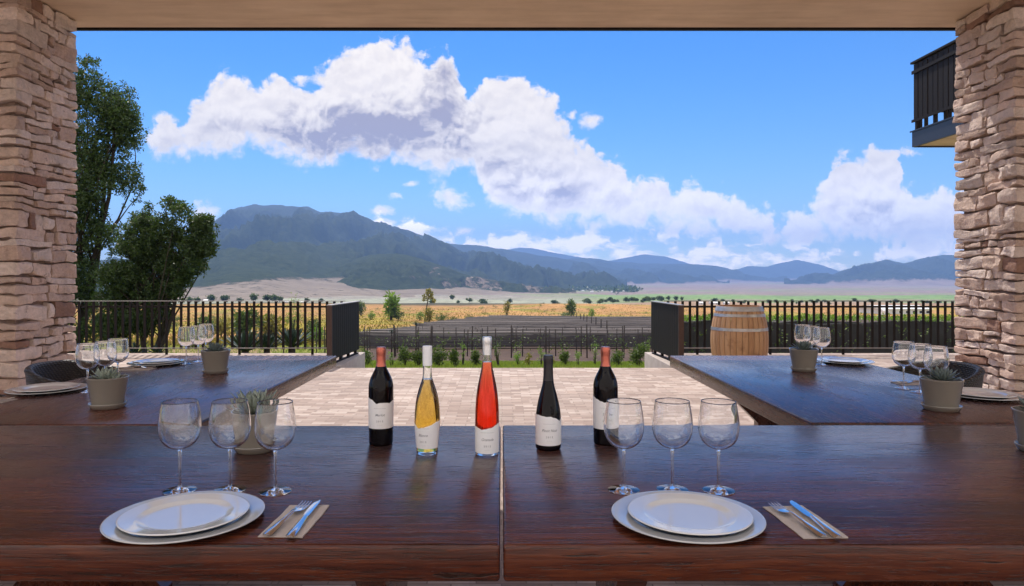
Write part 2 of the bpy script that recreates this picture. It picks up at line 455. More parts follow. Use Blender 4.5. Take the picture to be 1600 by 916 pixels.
def blobs(lst):
    acc = None
    for px, py, rx, ry in lst:
        c = ((px-CX)/F, (CY-py)/F, 0)
        q = w.vmath('MULTIPLY', w.vmath('SUBTRACT', uvw, c), (F/rx, F/ry, 0))
        d = w.math('SUBTRACT', 1.0, w.vmath('LENGTH', q))
        acc = d if acc is None else w.math('MAXIMUM', acc, d)
    return acc
sm = blobs([(706,313,40,24),(602,331,30,13),(622,310,17,10),(641,292,14,8),(929,187,29,20),(892,178,12,9),(730,363,34,12),(318,335,44,30),(1413,238,30,14),(548,337,34,10),(600,349,30,10),(262,190,30,14)])
dS = w.rng(w.math('ADD', sm, w.math('ADD', w.math('MULTIPLY', puff, 15), w.math('MULTIPLY', wisp, 1.6))), .22, .95)
dens = w.math('MAXIMUM', w.math('MAXIMUM', dA, dB), w.math('MAXIMUM', dC, dS))
dens = w.math('MULTIPLY', dens, ahead)
# thick, low parts of a bank let less light through
lowA = w.math('MULTIPLY', w.rng(rA, .62, .22), w.rng(tA, .012, .05))
lowB = w.math('MULTIPLY', w.rng(rB, .60, .20), w.rng(tB, .010, .04))
lump = w.rng(w.noise(w.mapping(uvw, (1, 1.5, 1), (.2,.1,.4)), 15, 6, .6), .42, .66)
lump2 = w.rng(w.noise(w.mapping(uvw, (1, 1.4, 1), (.7,.5,.1)), 34, 6, .62), .44, .70)
core = blobs([(590,207,165,48),(690,165,40,75),(500,222,80,28)])
core = w.rng(w.math('ADD', core, w.math('ADD', w.math('MULTIPLY', lit, -16.0), w.math('MULTIPLY', wisp, 2.2))), -.2, .95)
low = w.math('MAXIMUM', lowA, lowB)
grey = w.math('ADD', w.math('MULTIPLY', w.math('MULTIPLY', low, lump), .72), w.math('MULTIPLY', core, .82))
side = w.rng(lit, .012, -.016)
grey = w.math('ADD', grey, w.math('MULTIPLY', w.math('MULTIPLY', lump2, w.rng(dens, .7, 1)), .12))
grey = w.math('ADD', grey, w.math('MULTIPLY', w.math('MULTIPLY', side, w.math('ADD', .22, w.math('MULTIPLY', low, .42))), w.rng(dens, .5, 1)), clamp=True)
CLOUD = 1.0
cc = w.mix(grey, (6.3*CLOUD, 5.75*CLOUD, 5.1*CLOUD), (2.35*CLOUD, 2.12*CLOUD, 2.50*CLOUD))
hs = w.new('ShaderNodeHueSaturation'); hs.inputs['Saturation'].default_value = 1.36; hs.inputs['Value'].default_value = .90; hs.inputs['Hue'].default_value = .507
w.lk(sky.outputs[0], hs.inputs['Color'])
lowv = w.rng(v, .19, .05, 1.0, 1.75)
cc = w.mix(1.0, cc, lowv, 'MULTIPLY')
farb = w.math('MULTIPLY', dC, w.math('SUBTRACT', 1.0, w.math('MAXIMUM', dA, dB)), clamp=True)
cc = w.mix(farb, cc, (17., 14.8, 12.0))
# broken cumulus added out of view, overhead and behind, as whiter, stronger fill light
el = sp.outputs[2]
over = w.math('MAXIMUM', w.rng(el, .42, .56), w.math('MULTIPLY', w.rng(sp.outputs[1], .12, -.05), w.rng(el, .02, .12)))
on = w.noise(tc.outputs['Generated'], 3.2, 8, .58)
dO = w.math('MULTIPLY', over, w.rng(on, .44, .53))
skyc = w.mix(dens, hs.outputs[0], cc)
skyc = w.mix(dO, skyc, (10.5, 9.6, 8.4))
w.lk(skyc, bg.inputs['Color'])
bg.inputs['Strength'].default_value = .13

# ------------------------------------------------------------------ camera
cam = bpy.data.cameras.new('camera'); co = bpy.data.objects.new('camera', cam); COL.objects.link(co)
cam.sensor_width = 36; cam.lens = 36*F/1600
cam.shift_x = (800-CX)/1600; cam.shift_y = -(458-CY)/1600
cam.clip_start = .05; cam.clip_end = 90000
co.location = (0, 0, H); co.rotation_euler = (R(90), 0, 0)
SC.camera = co

# ------------------------------------------------------------------ terrain
PROF = [(-60,-1.3),(9,-1.2),(14,-1.2),(20,-1.45),(44,-3.9),(80,-6.3),(180,-10.4),(420,-17),(1000,-33),(2200,-50),(3500,-58),(6000,-63),(30000,-66)]
PX_ = np.array([p[0] for p in PROF]); PZ_ = np.array([p[1] for p in PROF])
def gz(x, y):
    z = float(np.interp(y, PX_, PZ_))
    if y > 12:
        z += noise.noise(Vector((x*.11, y*.11, 3.1)))*.12*min(1, (y-12)/20)
        z += noise.noise(Vector((x*.01, y*.01, 8.1)))*min(4.0, (y-12)*.006)
    return z
def fbm(x, y, z=0.0, o=5, l=2.1, g=.5):
    s = 0; a = 1
    for i in range(o):
        s += a*noise.noise(Vector((x, y, z+i*7.3))); x *= l; y *= l; a *= g
    return s
def lerp3(a, b, t): return (a[0]+(b[0]-a[0])*t, a[1]+(b[1]-a[1])*t, a[2]+(b[2]-a[2])*t)
def sstep(a, b, x):
    t = min(1, max(0, (x-a)/(b-a))); return t*t*(3-2*t)
LAWN=(.135,.17,.022); SOIL=(.078,.052,.042); ORANGE=(.34,.185,.068); YEL=(.25,.20,.030); GREENF=(.15,.23,.08)
TAN=(.235,.185,.155); MAUVE=(.215,.165,.15); PALE=(.25,.26,.20); OLIVE=(.155,.165,.03); DARKST=(.055,.052,.032)
def vine_left(y):   # left end of the vine rows at distance y
    return float(np.interp(y, [40,55,75,120,180], [-11.6,-12.0,-13.6,-11.0,1.0]))
def land(x, y):
    z0 = float(np.interp(y, PX_, PZ_)); px = CX + x/max(y, 5)*F; sy = CY + F*(H-z0)/max(y, 5)
    n = fbm(x*.045, y*.03, 1.0); n2 = fbm(x*.3, y*.3, 5.0, 3)
    streak = fbm(x/max(y,20)*2.2, math.log(max(y,20))*9, 2.0, 4)
    if y < 17.5: return lerp3(LAWN, OLIVE, sstep(-.2,.5,n2))
    vin = sstep(-1.0, 1.0, x - vine_left(y) + n2*1.0)*sstep(28.5, 31.0, y+n2*2.5)*sstep(188, 180, y)
    g = lerp3(LAWN, OLIVE, sstep(-.3,.4,n))
    g = lerp3(g, (.27,.17,.12), sstep(.22,.42,fbm(x*.12+4, y*.09, 9))*.8)
    dry = lerp3(YEL, ORANGE, sstep(-.35,.35, n + (y-150)/420))
    dry = lerp3(dry, OLIVE, sstep(.15,.6,fbm(x*.06+9, y*.03, 6))*.6)
    c = lerp3(g, dry, sstep(55, 110, y + n*25))
    c = lerp3(c, SOIL, vin)
    far = sstep(478.0, 476.5, sy)
    if far > 0:
        left = sstep(960, 880, px + streak*60)
        band = lerp3(ORANGE, lerp3(TAN, PALE, .3), sstep(.2, -.2, streak+.1))
        b1 = lerp3(lerp3(TAN, ORANGE, .35), DARKST, left)                    # 474-477
        b2 = lerp3(lerp3(TAN, GREENF, .25+.5*sstep(-.1,.3,streak)), PALE, left)
        b3 = lerp3(GREENF, lerp3(PALE, MAUVE, .45), sstep(930, 820, px + streak*120))
        b4 = lerp3(MAUVE, lerp3(TAN, GREENF, .45), sstep(.10, .32, streak))
        b5 = lerp3(MAUVE, TAN, sstep(-.2,.3,streak))
        b5 = lerp3(b5, GREENF, sstep(.3,.4,fbm(x/max(y,20)*3+3, math.log(y)*12, 4))*.5)
        b5 = lerp3(b5, (.25,.2,.2), sstep(.25,.4,fbm(x/max(y,20)*2-3, math.log(y)*22, 7))*.6)
        s_ = sy + streak*1.2
        d = b1
        d = lerp3(d, b2, sstep(474.6, 473.6, sy)); d = lerp3(d, b3, sstep(469, 468, s_))
        d = lerp3(d, b4, sstep(462.5, 461.0, s_)); d = lerp3(d, b5, sstep(455, 452, s_))
        c = lerp3(c, d, far)
    return c

def land_mat():
    m, t, b, oc = material('open_land')
    va = t.new('ShaderNodeVertexColor', layer_name='land')
    geo = t.new('ShaderNodeNewGeometry'); pos = geo.outputs['Position']
    a = t.noise(t.mapping(pos, (1, .45, 1)), 2.6, 6, .7); bb = t.noise(t.mapping(pos, (.12,.05,.1)), 1, 8, .7); cfar = t.noise(t.mapping(pos, (.02,.006,.02)), 1, 8, .7)
    c = t.mix(1.0, va.outputs[0], t.ramp(a, [(.25,.60),(.5,1.0),(.75,1.35)]), 'MULTIPLY')
    c = t.mix(1.0, c, t.ramp(bb, [(.28,.62),(.5,1.0),(.72,1.28)]), 'MULTIPLY')
    c = t.mix(1.0, c, t.ramp(cfar, [(.3,.80),(.7,1.16)]), 'MULTIPLY')
    t.lk(c, b.inputs['Base Color']); b.inputs['Roughness'].default_value = .95; b.inputs['Specular IOR Level'].default_value = .1
    return m
M['land'] = land_mat()
def forest_mat():
    m, t, b, oc = material('forested_slope')
    va = t.new('ShaderNodeVertexColor', layer_name='land')   # colour, and alpha = how much woodland
    geo = t.new('ShaderNodeNewGeometry'); pos = geo.outputs['Position']
    n = t.noise(pos, .045, 5, .7); n3 = t.noise(pos, .006, 6, .6)
    th = t.math('SUBTRACT', .80, t.math('MULTIPLY', va.outputs[1], .62))
    wood_ = t.rng(t.math('ADD', t.math('MULTIPLY', n, .75), t.math('MULTIPLY', n3, .25)), t.math('SUBTRACT', th, .075), t.math('ADD', th, .075))
    tree = t.ramp(n, [(.3,(.012,.022,.010)),(.7,(.040,.055,.022))])
    g = t.mix(1.0, va.outputs[0], t.ramp(t.noise(pos, .012, 7, .65), [(.3,.75),(.7,1.2)]), 'MULTIPLY')
    t.lk(t.mix(wood_, g, tree), b.inputs['Base Color']); b.inputs['Roughness'].default_value = .95; b.inputs['Specular IOR Level'].default_value = .05
    t.lk(t.bump(t.math('MULTIPLY', n, wood_), .8, 9.0), b.inputs['Normal'])
    return m
M['forest'] = forest_mat()

def grid_mesh(name, P_, colors, mat, kind='structure'):
    nj, ni = len(P_), len(P_[0])
    me = bpy.data.meshes.new(name)
    vs = [p for row in P_ for p in row]
    fs = [(j*ni+i, j*ni+i+1, (j+1)*ni+i+1, (j+1)*ni+i) for j in range(nj-1) for i in range(ni-1)]
    me.from_pydata(vs, [], fs)
    me.polygons.foreach_set('use_smooth', [True]*len(fs))
    ca = me.color_attributes.new('land', 'FLOAT_COLOR', 'POINT')
    ca.data.foreach_set('color', [c for row in colors for q in row for c in q])
    o = link(name, me, mat); o['kind'] = kind
    return o

ys = list(np.linspace(-40, 8, 8)) + list(np.linspace(10, 60, 60)) + list(np.exp(np.linspace(math.log(61.5), math.log(12400), 190)))
us = np.concatenate([np.linspace(-1.5, -.75, 12)[:-1], np.linspace(-.75, .85, 210), np.linspace(.85, 1.5, 12)[1:]])
PP = []; CC = []
for y in ys:
    row = []; cr = []
    for uu_ in us:
        x = uu_*max(y+4, 40) if y < 36 else uu_*(y+4)
        row.append((x, y, gz(x, y))); c = land(x, y); cr.append((c[0], c[1], c[2], 1))
    PP.append(row); CC.append(cr)
grid_mesh('ground', PP, CC, M['land'])

def plain_y(py):
    lo_, hi_ = 20., 20000.
    for _ in range(40):
        mid = (lo_*hi_)**.5; yy_ = CY + F*(H-float(np.interp(mid, PX_, PZ_)))/mid
        if yy_ > py: lo_ = mid
        else: hi_ = mid
    return (lo_*hi_)**.5
def hill(name, ridge, Zr, foot, Zf, colf, n=150, m=46, amp=40., nsc=.0016, power=1.25, back=1.5, seed=0.0):
    rx = [p[0] for p in ridge]; ry = [p[1] for p in ridge]
    fx = [p[0] for p in foot]; fy = [p[1] for p in foot]
    P_ = []; C_ = []
    for j in range(m+12):
        row = []; cr = []
        t = j/(m-1)
        for i in range(n):
            px = rx[0] + (rx[-1]-rx[0])*i/(n-1)
            yr = float(np.interp(px, rx, ry)) ; yf = float(np.interp(px, fx, fy))
            Zf = min(plain_y(max(yf, 438.2)), Zr*.86)
            zr = H-(yr-CY)/F*Zr
            Z = Zf + (Zr-Zf)*min(t, 1)
            if t > 1: Z = Zr + (t-1)*(Zr-Zf)*back
            zf = gz((px-CX)/F*Zf, Zf) - 2.5
            X = (px-CX)/F*Z
            # spurs run down from the ridge
            wob = fbm(X*nsc*2.2, Z*nsc*.7, seed, 5, 2.0, .52)
            rid = 1-abs(fbm(X*nsc*1.6+wob*.35, Z*nsc*.5, seed+4, 6, 2.05, .56))*1.7
            if t <= 1:
                s = t**power
                base = zf + (zr-zf)*s
                env = (4*s*(1-s))**.8*sstep(1.0, .70, t)*sstep(.03, .30, t)
                z = base + amp*env*(rid-.55) + amp*.35*env*wob + amp*.05*t*fbm(X*nsc*9, Z*nsc*9, seed+2, 3)
            else:
                k = (t-1)/(11/(m-1)); z = zr - (zr+95)*k**1.2 + amp*.3*wob*k
            row.append((X, Z, z)); cr.append(colf(px, min(t,1), z, wob, rid))
        P_.append(row); C_.append(cr)
    return grid_mesh(name, P_, C_, M['forest'])

def c_big(px, t, z, wob, rid):
    w_ = sstep(.10, .17, t + wob*.06 + (rid-.6)*.05)
    bare = max(sstep(.2, .7, wob)*sstep(.2,.4,t)*.45, sstep(.55,.9,rid)*.34*sstep(.12,.3,t))
    return (.20,.165,.130, .30 + .8*w_*(1-bare))
def c_low(px, t, z, wob, rid):
    w_ = sstep(.02, .07, t + wob*.05)
    bare = sstep(600, 660, px)*sstep(-.45, .25, wob)*.52
    return (.21,.17,.135, max(.28, w_*(1-bare)))
def c_far(px, t, z, wob, rid):
    return (.22,.17,.15, .15 + .85*sstep(.10, .28, t + wob*.08))

hill('forested_mountain', [(60,470),(150,440),(210,415),(260,395),(300,372),(336,344),(362,327),(395,320),(440,321.5),(482,324),(500,331),(540,335),(572,345),(600,351),(640,361),(690,379),(722,392),(770,407),(830,424),(900,437),(980,446)], 5000,
     [(60,470),(300,470),(420,469),(560,466),(700,463),(850,458),(980,452)], 2500, c_big, 300, 90, 185., .0013, 1.45, seed=3)
hill('wooded_foothill', [(440,457),(466,441),(500,425),(540,409),(580,398),(620,396),(650,402),(690,415),(720,427),(760,436),(820,446),(900,453)], 2000,
     [(440,461),(560,463),(640,461),(760,458),(900,456)], 2150, c_low, 200, 60, 30., .0046, .95, seed=11)
hill('dark_ridge', [(600,400),(650,390),(700,381),(730,382.5),(760,385),(800,392),(850,400),(900,408),(950,419),(1000,428),(1060,436),(1140,441)], 6400,
     [(600,452),(800,448),(900,446),(1140,443)], 4600, c_far, 200, 60, 170., .0008, 1.3, seed=21)
hill('long_low_ridge', [(820,412),(870,407),(895,404),(922,403),(960,409),(1010,412),(1050,412.5),(1085,413),(1120,415.5),(1150,423),(1170,432),(1230,438)], 8000,
     [(820,444),(1230,440)], 7600, c_far, 160, 44, 120., .0007, 1.2, seed=31)
hill('distant_peak', [(740,402),(780,392),(810,387.5),(832,388),(860,394),(905,402),(950,408),(972,404),(1006,397.5),(1040,401),(1080,413),(1130,424),(1180,434)], 11400,
     [(740,438),(1180,437)], 13500, c_far, 120, 26, 60., .0005, 1.1, seed=41)
hill('distant_mountain', [(1100,432),(1140,425),(1168,416),(1196,417),(1212,413),(1245,406),(1282,414),(1312,424),(1350,431),(1400,436)], 10200,
     [(1100,438),(1400,438)], 11000, c_far, 120, 26, 80., .0006, 1.2, seed=51)
hill('right_hills', [(1225,440),(1262,436),(1300,429),(1325,420),(1352,413),(1384,406),(1412,411),(1450,402),(1476,398),(1500,399),(1560,392),(1640,400),(1720,420)], 5600,
     [(1225,443),(1400,447),(1720,447)], 4300, c_far, 200, 60, 150., .0011, 1.2, seed=61)

# ------------------------------------------------------------------ haze
hm = bpy.data.materials.new('valley_haze'); hm.use_nodes = True
ht = NT(hm.node_tree); ht.n.remove(ht.n['Principled BSDF'])
pv = ht.new('ShaderNodeVolumePrincipled'); pv.inputs['Color'].default_value = (.275,.48,1.0,1); pv.inputs['Density'].default_value = 1.35e-4
pv.inputs['Anisotropy'].default_value = .0
ht.lk(pv.outputs[0], ht.n['Material Output'].inputs['Volume'])
hb = MB(); hb.box(-21000, 21000, -300, 12500, -140, 800)
hz = hb.build('haze', hm); hz['kind'] = 'stuff'

# ------------------------------------------------------------------ terrace
def prism(mb, poly, z0, z1):
    n = len(poly)
    vs = [(x, y, z0) for x, y in poly] + [(x, y, z1) for x, y in poly]
    fs = [tuple(range(n))[::-1], tuple(range(n, 2*n))] + [(i, (i+1) % n, n+(i+1) % n, n+i) for i in range(n)]
    mb.add(vs, fs)
mb = MB()
prism(mb, [(-14,-9),(14,-9),(14,11.2),(2.42,11.2),(2.42,9.41),(-2.32,9.41),(-2.32,11.2),(-14,11.2)], -1.6, 0)
tag(mb.build('patio', M['paving']), kind='structure')
mb = MB()
for k in range(5):
    mb.box(-2.315, 2.415, 9.412+.34*k, 9.412+.34*(k+1), -1.6, -.2*(k+1))
tag(mb.build('garden_steps', M['concrete']), kind='structure')

# kerb faces beside the steps
for sx, nm in ((-2.36, 'left'), (2.46, 'right')):
    mb = MB(); mb.box(sx-.11, sx+.11, 9.5, 11.24, -1.5, .012, .006)
    o = mb.build('stair_kerb', M['concrete'])
    tag(o, f'low concrete kerb under the dark railing panel at the {nm} side of the garden opening', 'kerb', 'kerbs beside the garden opening')

# roof
rf = empty('pavilion_roof', (0, 2.5, 3.43))
tag(rf, 'flat terrace roof with tan plaster ceiling resting on two stone pillars', 'roof')
mb = MB(); mb.box(-9, 9, -1.2, 3.44, 0, .05); mb.build('ceiling', M['plaster'], rf)
mb = MB(); mb.box(-9, 9, -1.22, 3.44, .053, .36); mb.build('slab', M['wall'], rf)
mb = MB(); mb.box(-9, 9, 3.442, 3.475, -.018, .40); mb.build('edge_trim', M['dark_metal'], rf)

# added wall behind the viewer, out of view, that bounces sunlight into the shade
o = MB().box(-16, 16, -4.3, -4.0, 0, 7.5).build('bounce_wall', M['wall'])
tag(o, 'added pale wall behind the viewer that bounces sunlight onto the terrace', 'wall')

# ------------------------------------------------------------------ stone pillars
_cube = {}
def cube_grid(n):
    if n in _cube: return _cube[n]
    bm = bmesh.new(); bmesh.ops.create_cube(bm, size=2)
    bmesh.ops.subdivide_edges(bm, edges=bm.edges[:], cuts=n, use_grid_fill=True)
    bm.verts.index_update()
    r = ([v.co.copy() for v in bm.verts], [tuple(q.index for q in f.verts) for f in bm.faces]); bm.free()
    _cube[n] = r; return r
STONE_COLS = [(.55,.41,.345),(.60,.475,.41),(.50,.365,.30),(.62,.50,.435),(.46,.325,.26),(.55,.44,.385),(.57,.425,.345)]
def stone(mb, x0, x1, y0, y1, z0, z1, rnd):
    vs, fs = cube_grid(5)
    c = Vector(((x0+x1)/2, (y0+y1)/2, (z0+z1)/2)); h = Vector(((x1-x0)/2, (y1-y0)/2, (z1-z0)/2))
    rad = min(min(h)*rnd.uniform(.22, .5), .016); sd = rnd.uniform(0, 90)
    rot = Matrix.Rotation(R(rnd.uniform(-3.5, 3.5)), 3, 'X') @ Matrix.Rotation(R(rnd.uniform(-2.5, 2.5)), 3, 'Y') @ Matrix.Rotation(R(rnd.uniform(-3, 3)), 3, 'Z')
    tap = (rnd.uniform(-.16,.16), rnd.uniform(-.16,.16))
    out = []
    for p in vs:
        q = Vector((p.x*h.x, p.y*h.y, p.z*h.z))
        inner = Vector((max(-h.x+rad, min(h.x-rad, q.x)), max(-h.y+rad, min(h.y-rad, q.y)), max(-h.z+rad, min(h.z-rad, q.z))))
        d = q-inner
        if d.length > 1e-6: q = inner + d.normalized()*min(rad, d.length)*1.0
        q.z *= 1 + tap[0]*p.x + tap[1]*p.y
        w_ = c + q
        nz = noise.noise_vector(w_*5 + Vector((sd,)*3))*.014 + noise.noise_vector(w_*17 + Vector((sd,)*3))*.012 + noise.noise_vector(w_*45 + Vector((sd,)*3))*.005
        q = rot @ q + nz
        w_ = c + q
        w_.z += noise.noise(Vector((w_.x*1.9, w_.y*1.9, w_.z*2.2)))*.035
        out.append(w_)
    k = rnd.choice(STONE_COLS); f = rnd.uniform(.82, 1.10)
    if rnd.random() < .06: k = (.25,.14,.10)
    mb.add(out, fs, True, tuple(min(.8,a*f*1.12) for a in k))
def pillar(x0, x1, y0, y1, top, seed, label):
    rnd = random.Random(seed)
    root = empty('stone_pillar', ((x0+x1)/2, (y0+y1)/2, 0))
    tag(root, label, 'pillar', 'stone pillars of the terrace')
    mb = MB(); g = .003
    z = 0.0
    D = .24
    def fill(a0, a1, z0, z1, put):
        a = a0
        while a < a1 - .02:
            L = rnd.uniform(.08, .27)
            if a1 - (a+L) < .09: L = a1-a
            if z1-z0 > .10 and rnd.random() < .40:
                zm = z0 + (z1-z0)*rnd.uniform(.38,.62)
                put(a, a+L, z0, zm); 
                put(a, a+L, zm, z1)
            else: put(a, a+L, z0, z1)
            a += L
    while z < top:
        hgt = rnd.choice((rnd.uniform(.042,.075), rnd.uniform(.07,.14)))
        if top - (z+hgt) < .06: hgt = top - z
        z0, z1 = z, z+hgt
        inner_right = x1 > 0 and False
        # corner stones on the four corners, then the runs between them
        cs = {}
        for cx_ in (0, 1):
            for cy_ in (0, 1):
                lx, ly = (rnd.uniform(.28,.46), rnd.uniform(.12,.22)) if rnd.random() < .5 else (rnd.uniform(.14,.22), rnd.uniform(.24,.40))
                cs[cx_, cy_] = (lx, ly)
                xa, xb = (x0, x0+lx) if cx_ == 0 else (x1-lx, x1)
                ya, yb = (y0, y0+ly) if cy_ == 0 else (y1-ly, y1)
                j = rnd.uniform(-.008, .003)
                if cx_ == 0: xa -= j
                else: xb += j
                j = rnd.uniform(-.008, .003)
                if cy_ == 0: ya -= j
                else: yb += j
                stone(mb, xa+g, xb-g, ya+g, yb-g, z0+g, z1-g, rnd)
        for cx_ in (0, 1):
            def put(a, b, za, zb):
                j = rnd.uniform(-.014, .004)
                if cx_ == 0: stone(mb, x0-j, x0+D, a+g, b-g, za+g, zb-g, rnd)
                else: stone(mb, x1-D, x1+j, a+g, b-g, za+g, zb-g, rnd)
            fill(y0+cs[cx_,0][1], y1-cs[cx_,1][1], z0, z1, put)
        for cy_ in (0, 1):
            def put(a, b, za, zb):
                j = rnd.uniform(-.014, .004)
                if cy_ == 0: stone(mb, a+g, b-g, y0-j, y0+D, za+g, zb-g, rnd)
                else: stone(mb, a+g, b-g, y1-D, y1+j, za+g, zb-g, rnd)
            fill(x0+cs[0,cy_][0], x1-cs[1,cy_][0], z0, z1, put)
        z += hgt
    me_o = mb.build('stonework', M['stone'], root, 14)
    me_o.location = (-(x0+x1)/2, -(y0+y1)/2, 0)
    c = MB(); c.box(x0+.055, x1-.055, y0+.055, y1-.055, 0, top)
    co_ = c.build('mortar_core', M['mortar'], root); co_.location = (-(x0+x1)/2, -(y0+y1)/2, 0)
pillar(-4.9, -3.60, 5.07, 5.80, 3.425, 5, 'rough beige stone pillar beside the dark tree, at the left edge')
pillar(3.835, 5.2, 5.10, 5.80, 3.425, 9, 'rough beige stone pillar under the balcony, at the right edge')

# ------------------------------------------------------------------ balcony on the neighbouring wing
bx, by0, by1, bX = 6.33, 6.4, 10.5, 8.6
o = MB().box(8.0, 8.4, 6.0, 10.3, 0, 7).build('wing_wall', M['wall']); tag(o, 'pale wall of the neighbouring wing that carries the balcony', 'wall')
ba = empty('balcony', (bx, by1, 3.26)); tag(ba, 'dark upper floor balcony with boarded railing jutting out beside the right pillar', 'balcony')
def part(mb, name, mat, root, parent=None, sharp=None):
    o = mb.build(name, mat, parent or root, sharp)
    o.location = -root.location if parent is None else (0,0,0)
    return o
mb = MB(); mb.box(bx+.02, bX, by0, by1-.02, 3.265, 3.47); part(mb, 'floor_slab', M['plaster'], ba)
mb = MB(); mb.box(bx-.02, bx+.017, by0, by1, 3.245, 3.48); mb.box(bx+.02, bX, by1-.018, by1+.02, 3.245, 3.48)
mb.box(bx-.035, bx-.021, by0, by1+.035, 3.475, 3.495)
part(mb, 'fascia', M['slate'] if 'slate' in M else M['dark_metal'], ba)
k = 0; y = by1-.03
while y > by0:
    wd = .098; gap = .012 if k % 2 else .022
    if k == 2: gap = .034
    mb = MB(); mb.box(bx-.012, bx+.012, y-wd, y, 3.63, 4.50); part(mb, 'board', M['dark_metal'], ba)
    y -= wd+gap; k += 1
x = bx+.05; k = 0
while x < bX-.1:
    mb = MB(); mb.box(x, x+.098, by1-.024, by1, 3.78, 4.50); part(mb, 'board', M['dark_metal'], ba)
    x += .112
for i in range(18):
    mb = MB(); yy_ = by1-.02-i*.226; mb.box(bx+.013, bx+.053, yy_-.04, yy_, 3.48, 4.52); part(mb, 'post', M['dark_metal'], ba)
for i in range(8):
    mb = MB(); xx_ = bx+.06+i*.226; mb.box(xx_, xx_+.04, by1-.066, by1-.026, 3.48, 4.52); part(mb, 'post', M['dark_metal'], ba)
mb = MB(); mb.box(bx-.03, bx+.05, by0, by1+.03, 4.525, 4.555); mb.box(bx+.053, bX, by1-.05, by1+.03, 4.525, 4.555); part(mb, 'top_rail', M['dark_metal'], ba)
mb = MB(); mb.box(bx-.03, bx-.014, by0, by1, 4.36, 4.41); mb.box(bx-.03, bx-.014, by0, by1, 3.62, 3.66); part(mb, 'side_rail', M['dark_metal'], ba)

# ------------------------------------------------------------------ terrace fences
def fence(x0, x1, y, label):
    L = abs(x1-x0); root = empty('metal_fence', (x0, y, 0)); tag(root, label, 'fence', 'metal fences along the terrace edge')
    s = 1 if x1 > x0 else -1
    n = int(L/.1175)
    for i in range(n):
        mb = MB(); xx = s*(.06+i*.1175); tall = i % 10 == 4
        mb.box(xx-.020, xx+.020, -.006, .006, .0 if tall else .085, .855)
        mb.build('baluster', M['dark_metal'], root)
    a, b = sorted((0, s*L))
    mb = MB(); mb.box(a, b, -.022, .022, .858, .868); mb.build('handrail', M['rail_metal'] if s < 0 else M['dark_metal'], root)
    mb = MB(); mb.box(a, b, .008, .022, .755, .785); mb.build('upper_rail', M['dark_metal'], root)
    mb = MB(); mb.box(a, b, -.018, -.008, .098, .114); mb.build('lower_rail', M['rail_metal'], root)
    return root
fence(-2.52, -9.2, 11.0, 'dark metal bar fence in front of the garden and trees, left of the opening')
fence(2.62, 9.2, 11.0, 'dark metal bar fence behind the wine barrel, right of the opening')
def side_panel(xa, ya, xb, yb, sgn, label):
    root = empty('railing_panel', (xa, ya, 0), math.atan2(yb-ya, xb-xa)); tag(root, label, 'railing', 'railing panels at the garden opening')
    L = math.hypot(xb-xa, yb-ya)
    n = 14
    for i in range(n):
        mb = MB(); w_ = L/n; mb.box(i*w_+.003, (i+1)*w_-.003, -.030, .030, .085, .845); mb.build('board', M['dark_metal'], root)
    mb = MB(); mb.box(-.016, -.002, -.038, .038, .05, .85); mb.build('end_plate', M['brown_metal'], root)
    mb = MB(); mb.box(-.016, L+.01, -.042, .042, .850, .862); mb.build('cap', M['rail_metal'], root)
    mb = MB(); mb.box(0, L, -.02, .02, .014, .034); mb.build('foot_rail', M['dark_metal'], root)
    for i in range(4):
        mb = MB(); xx = .1 + i*(L-.25)/3; mb.box(xx, xx+.05, -.018, .018, .034, .083); mb.build('foot', M['dark_metal'], root)
side_panel(-2.42, 9.60, -2.33, 11.02, 1, 'solid dark boarded railing panel at the left side of the garden opening')
side_panel(2.52, 9.60, 2.44, 11.02, -1, 'solid dark boarded railing panel at the right side of the garden opening, near the barrel')
# ------------------------------------------------------------------ tables
TH = .75
def table(name, w_, d, loc, rz, label, group):
    root = empty(name, loc, rz); tag(root, label, 'table', group)
    mb = MB(); mb.box(-w_/2, w_/2, -d/2, d/2, TH-.072, TH, .007, seg=3); mb.build('tabletop', M['table'], root, 40)
    # two hourglass pedestals on the centre line, joined by a long rail
    for sx in (-1, 1):
        mb = MB(); cx = sx*(w_/2-.30)
        pr = [(.30,0),(.30,.05),(.085,.30),(.085,.38),(.34,TH-.115),(.34,TH-.0735)]
        poly = [(y, z) for y, z in pr] + [(-y, z) for y, z in pr[::-1]]; n = len(poly)
        vs = [(cx-.035, y, z) for y, z in poly] + [(cx+.035, y, z) for y, z in poly]
        mb.add(vs, [tuple(range(n)), tuple(range(n, 2*n))[::-1]] + [(i, n+i, n+(i+1) % n, (i+1) % n) for i in range(n)])
        mb.build('pedestal', M['table'], root)
    mb = MB(); mb.box(-w_/2+.337, w_/2-.337, -.03, .03, .30, .37, .004); mb.build('stretcher', M['table'], root, 40)
    return root
TG = 'dark stained wooden dining tables'
table('dining_table', 2.10, 1.053, (-1.0535, 1.8435, 0), 0, 'near dark wood table on the left, carrying the white and rosé wine bottles', TG)
table('dining_table', 2.10, 1.062, (1.0530, 1.848, 0), 0, 'near dark wood table on the right, carrying the black capped bottle and one place setting', TG)
table('dining_table', 2.06, 1.075, (-1.612, 3.415, 0), R(90), 'far dark wood table on the left with chairs by the pillar under the tree', TG)
table('dining_table', 2.04, 1.075, (1.632, 3.432, 0), R(-90), 'far dark wood table on the right, below the oak barrel', TG)

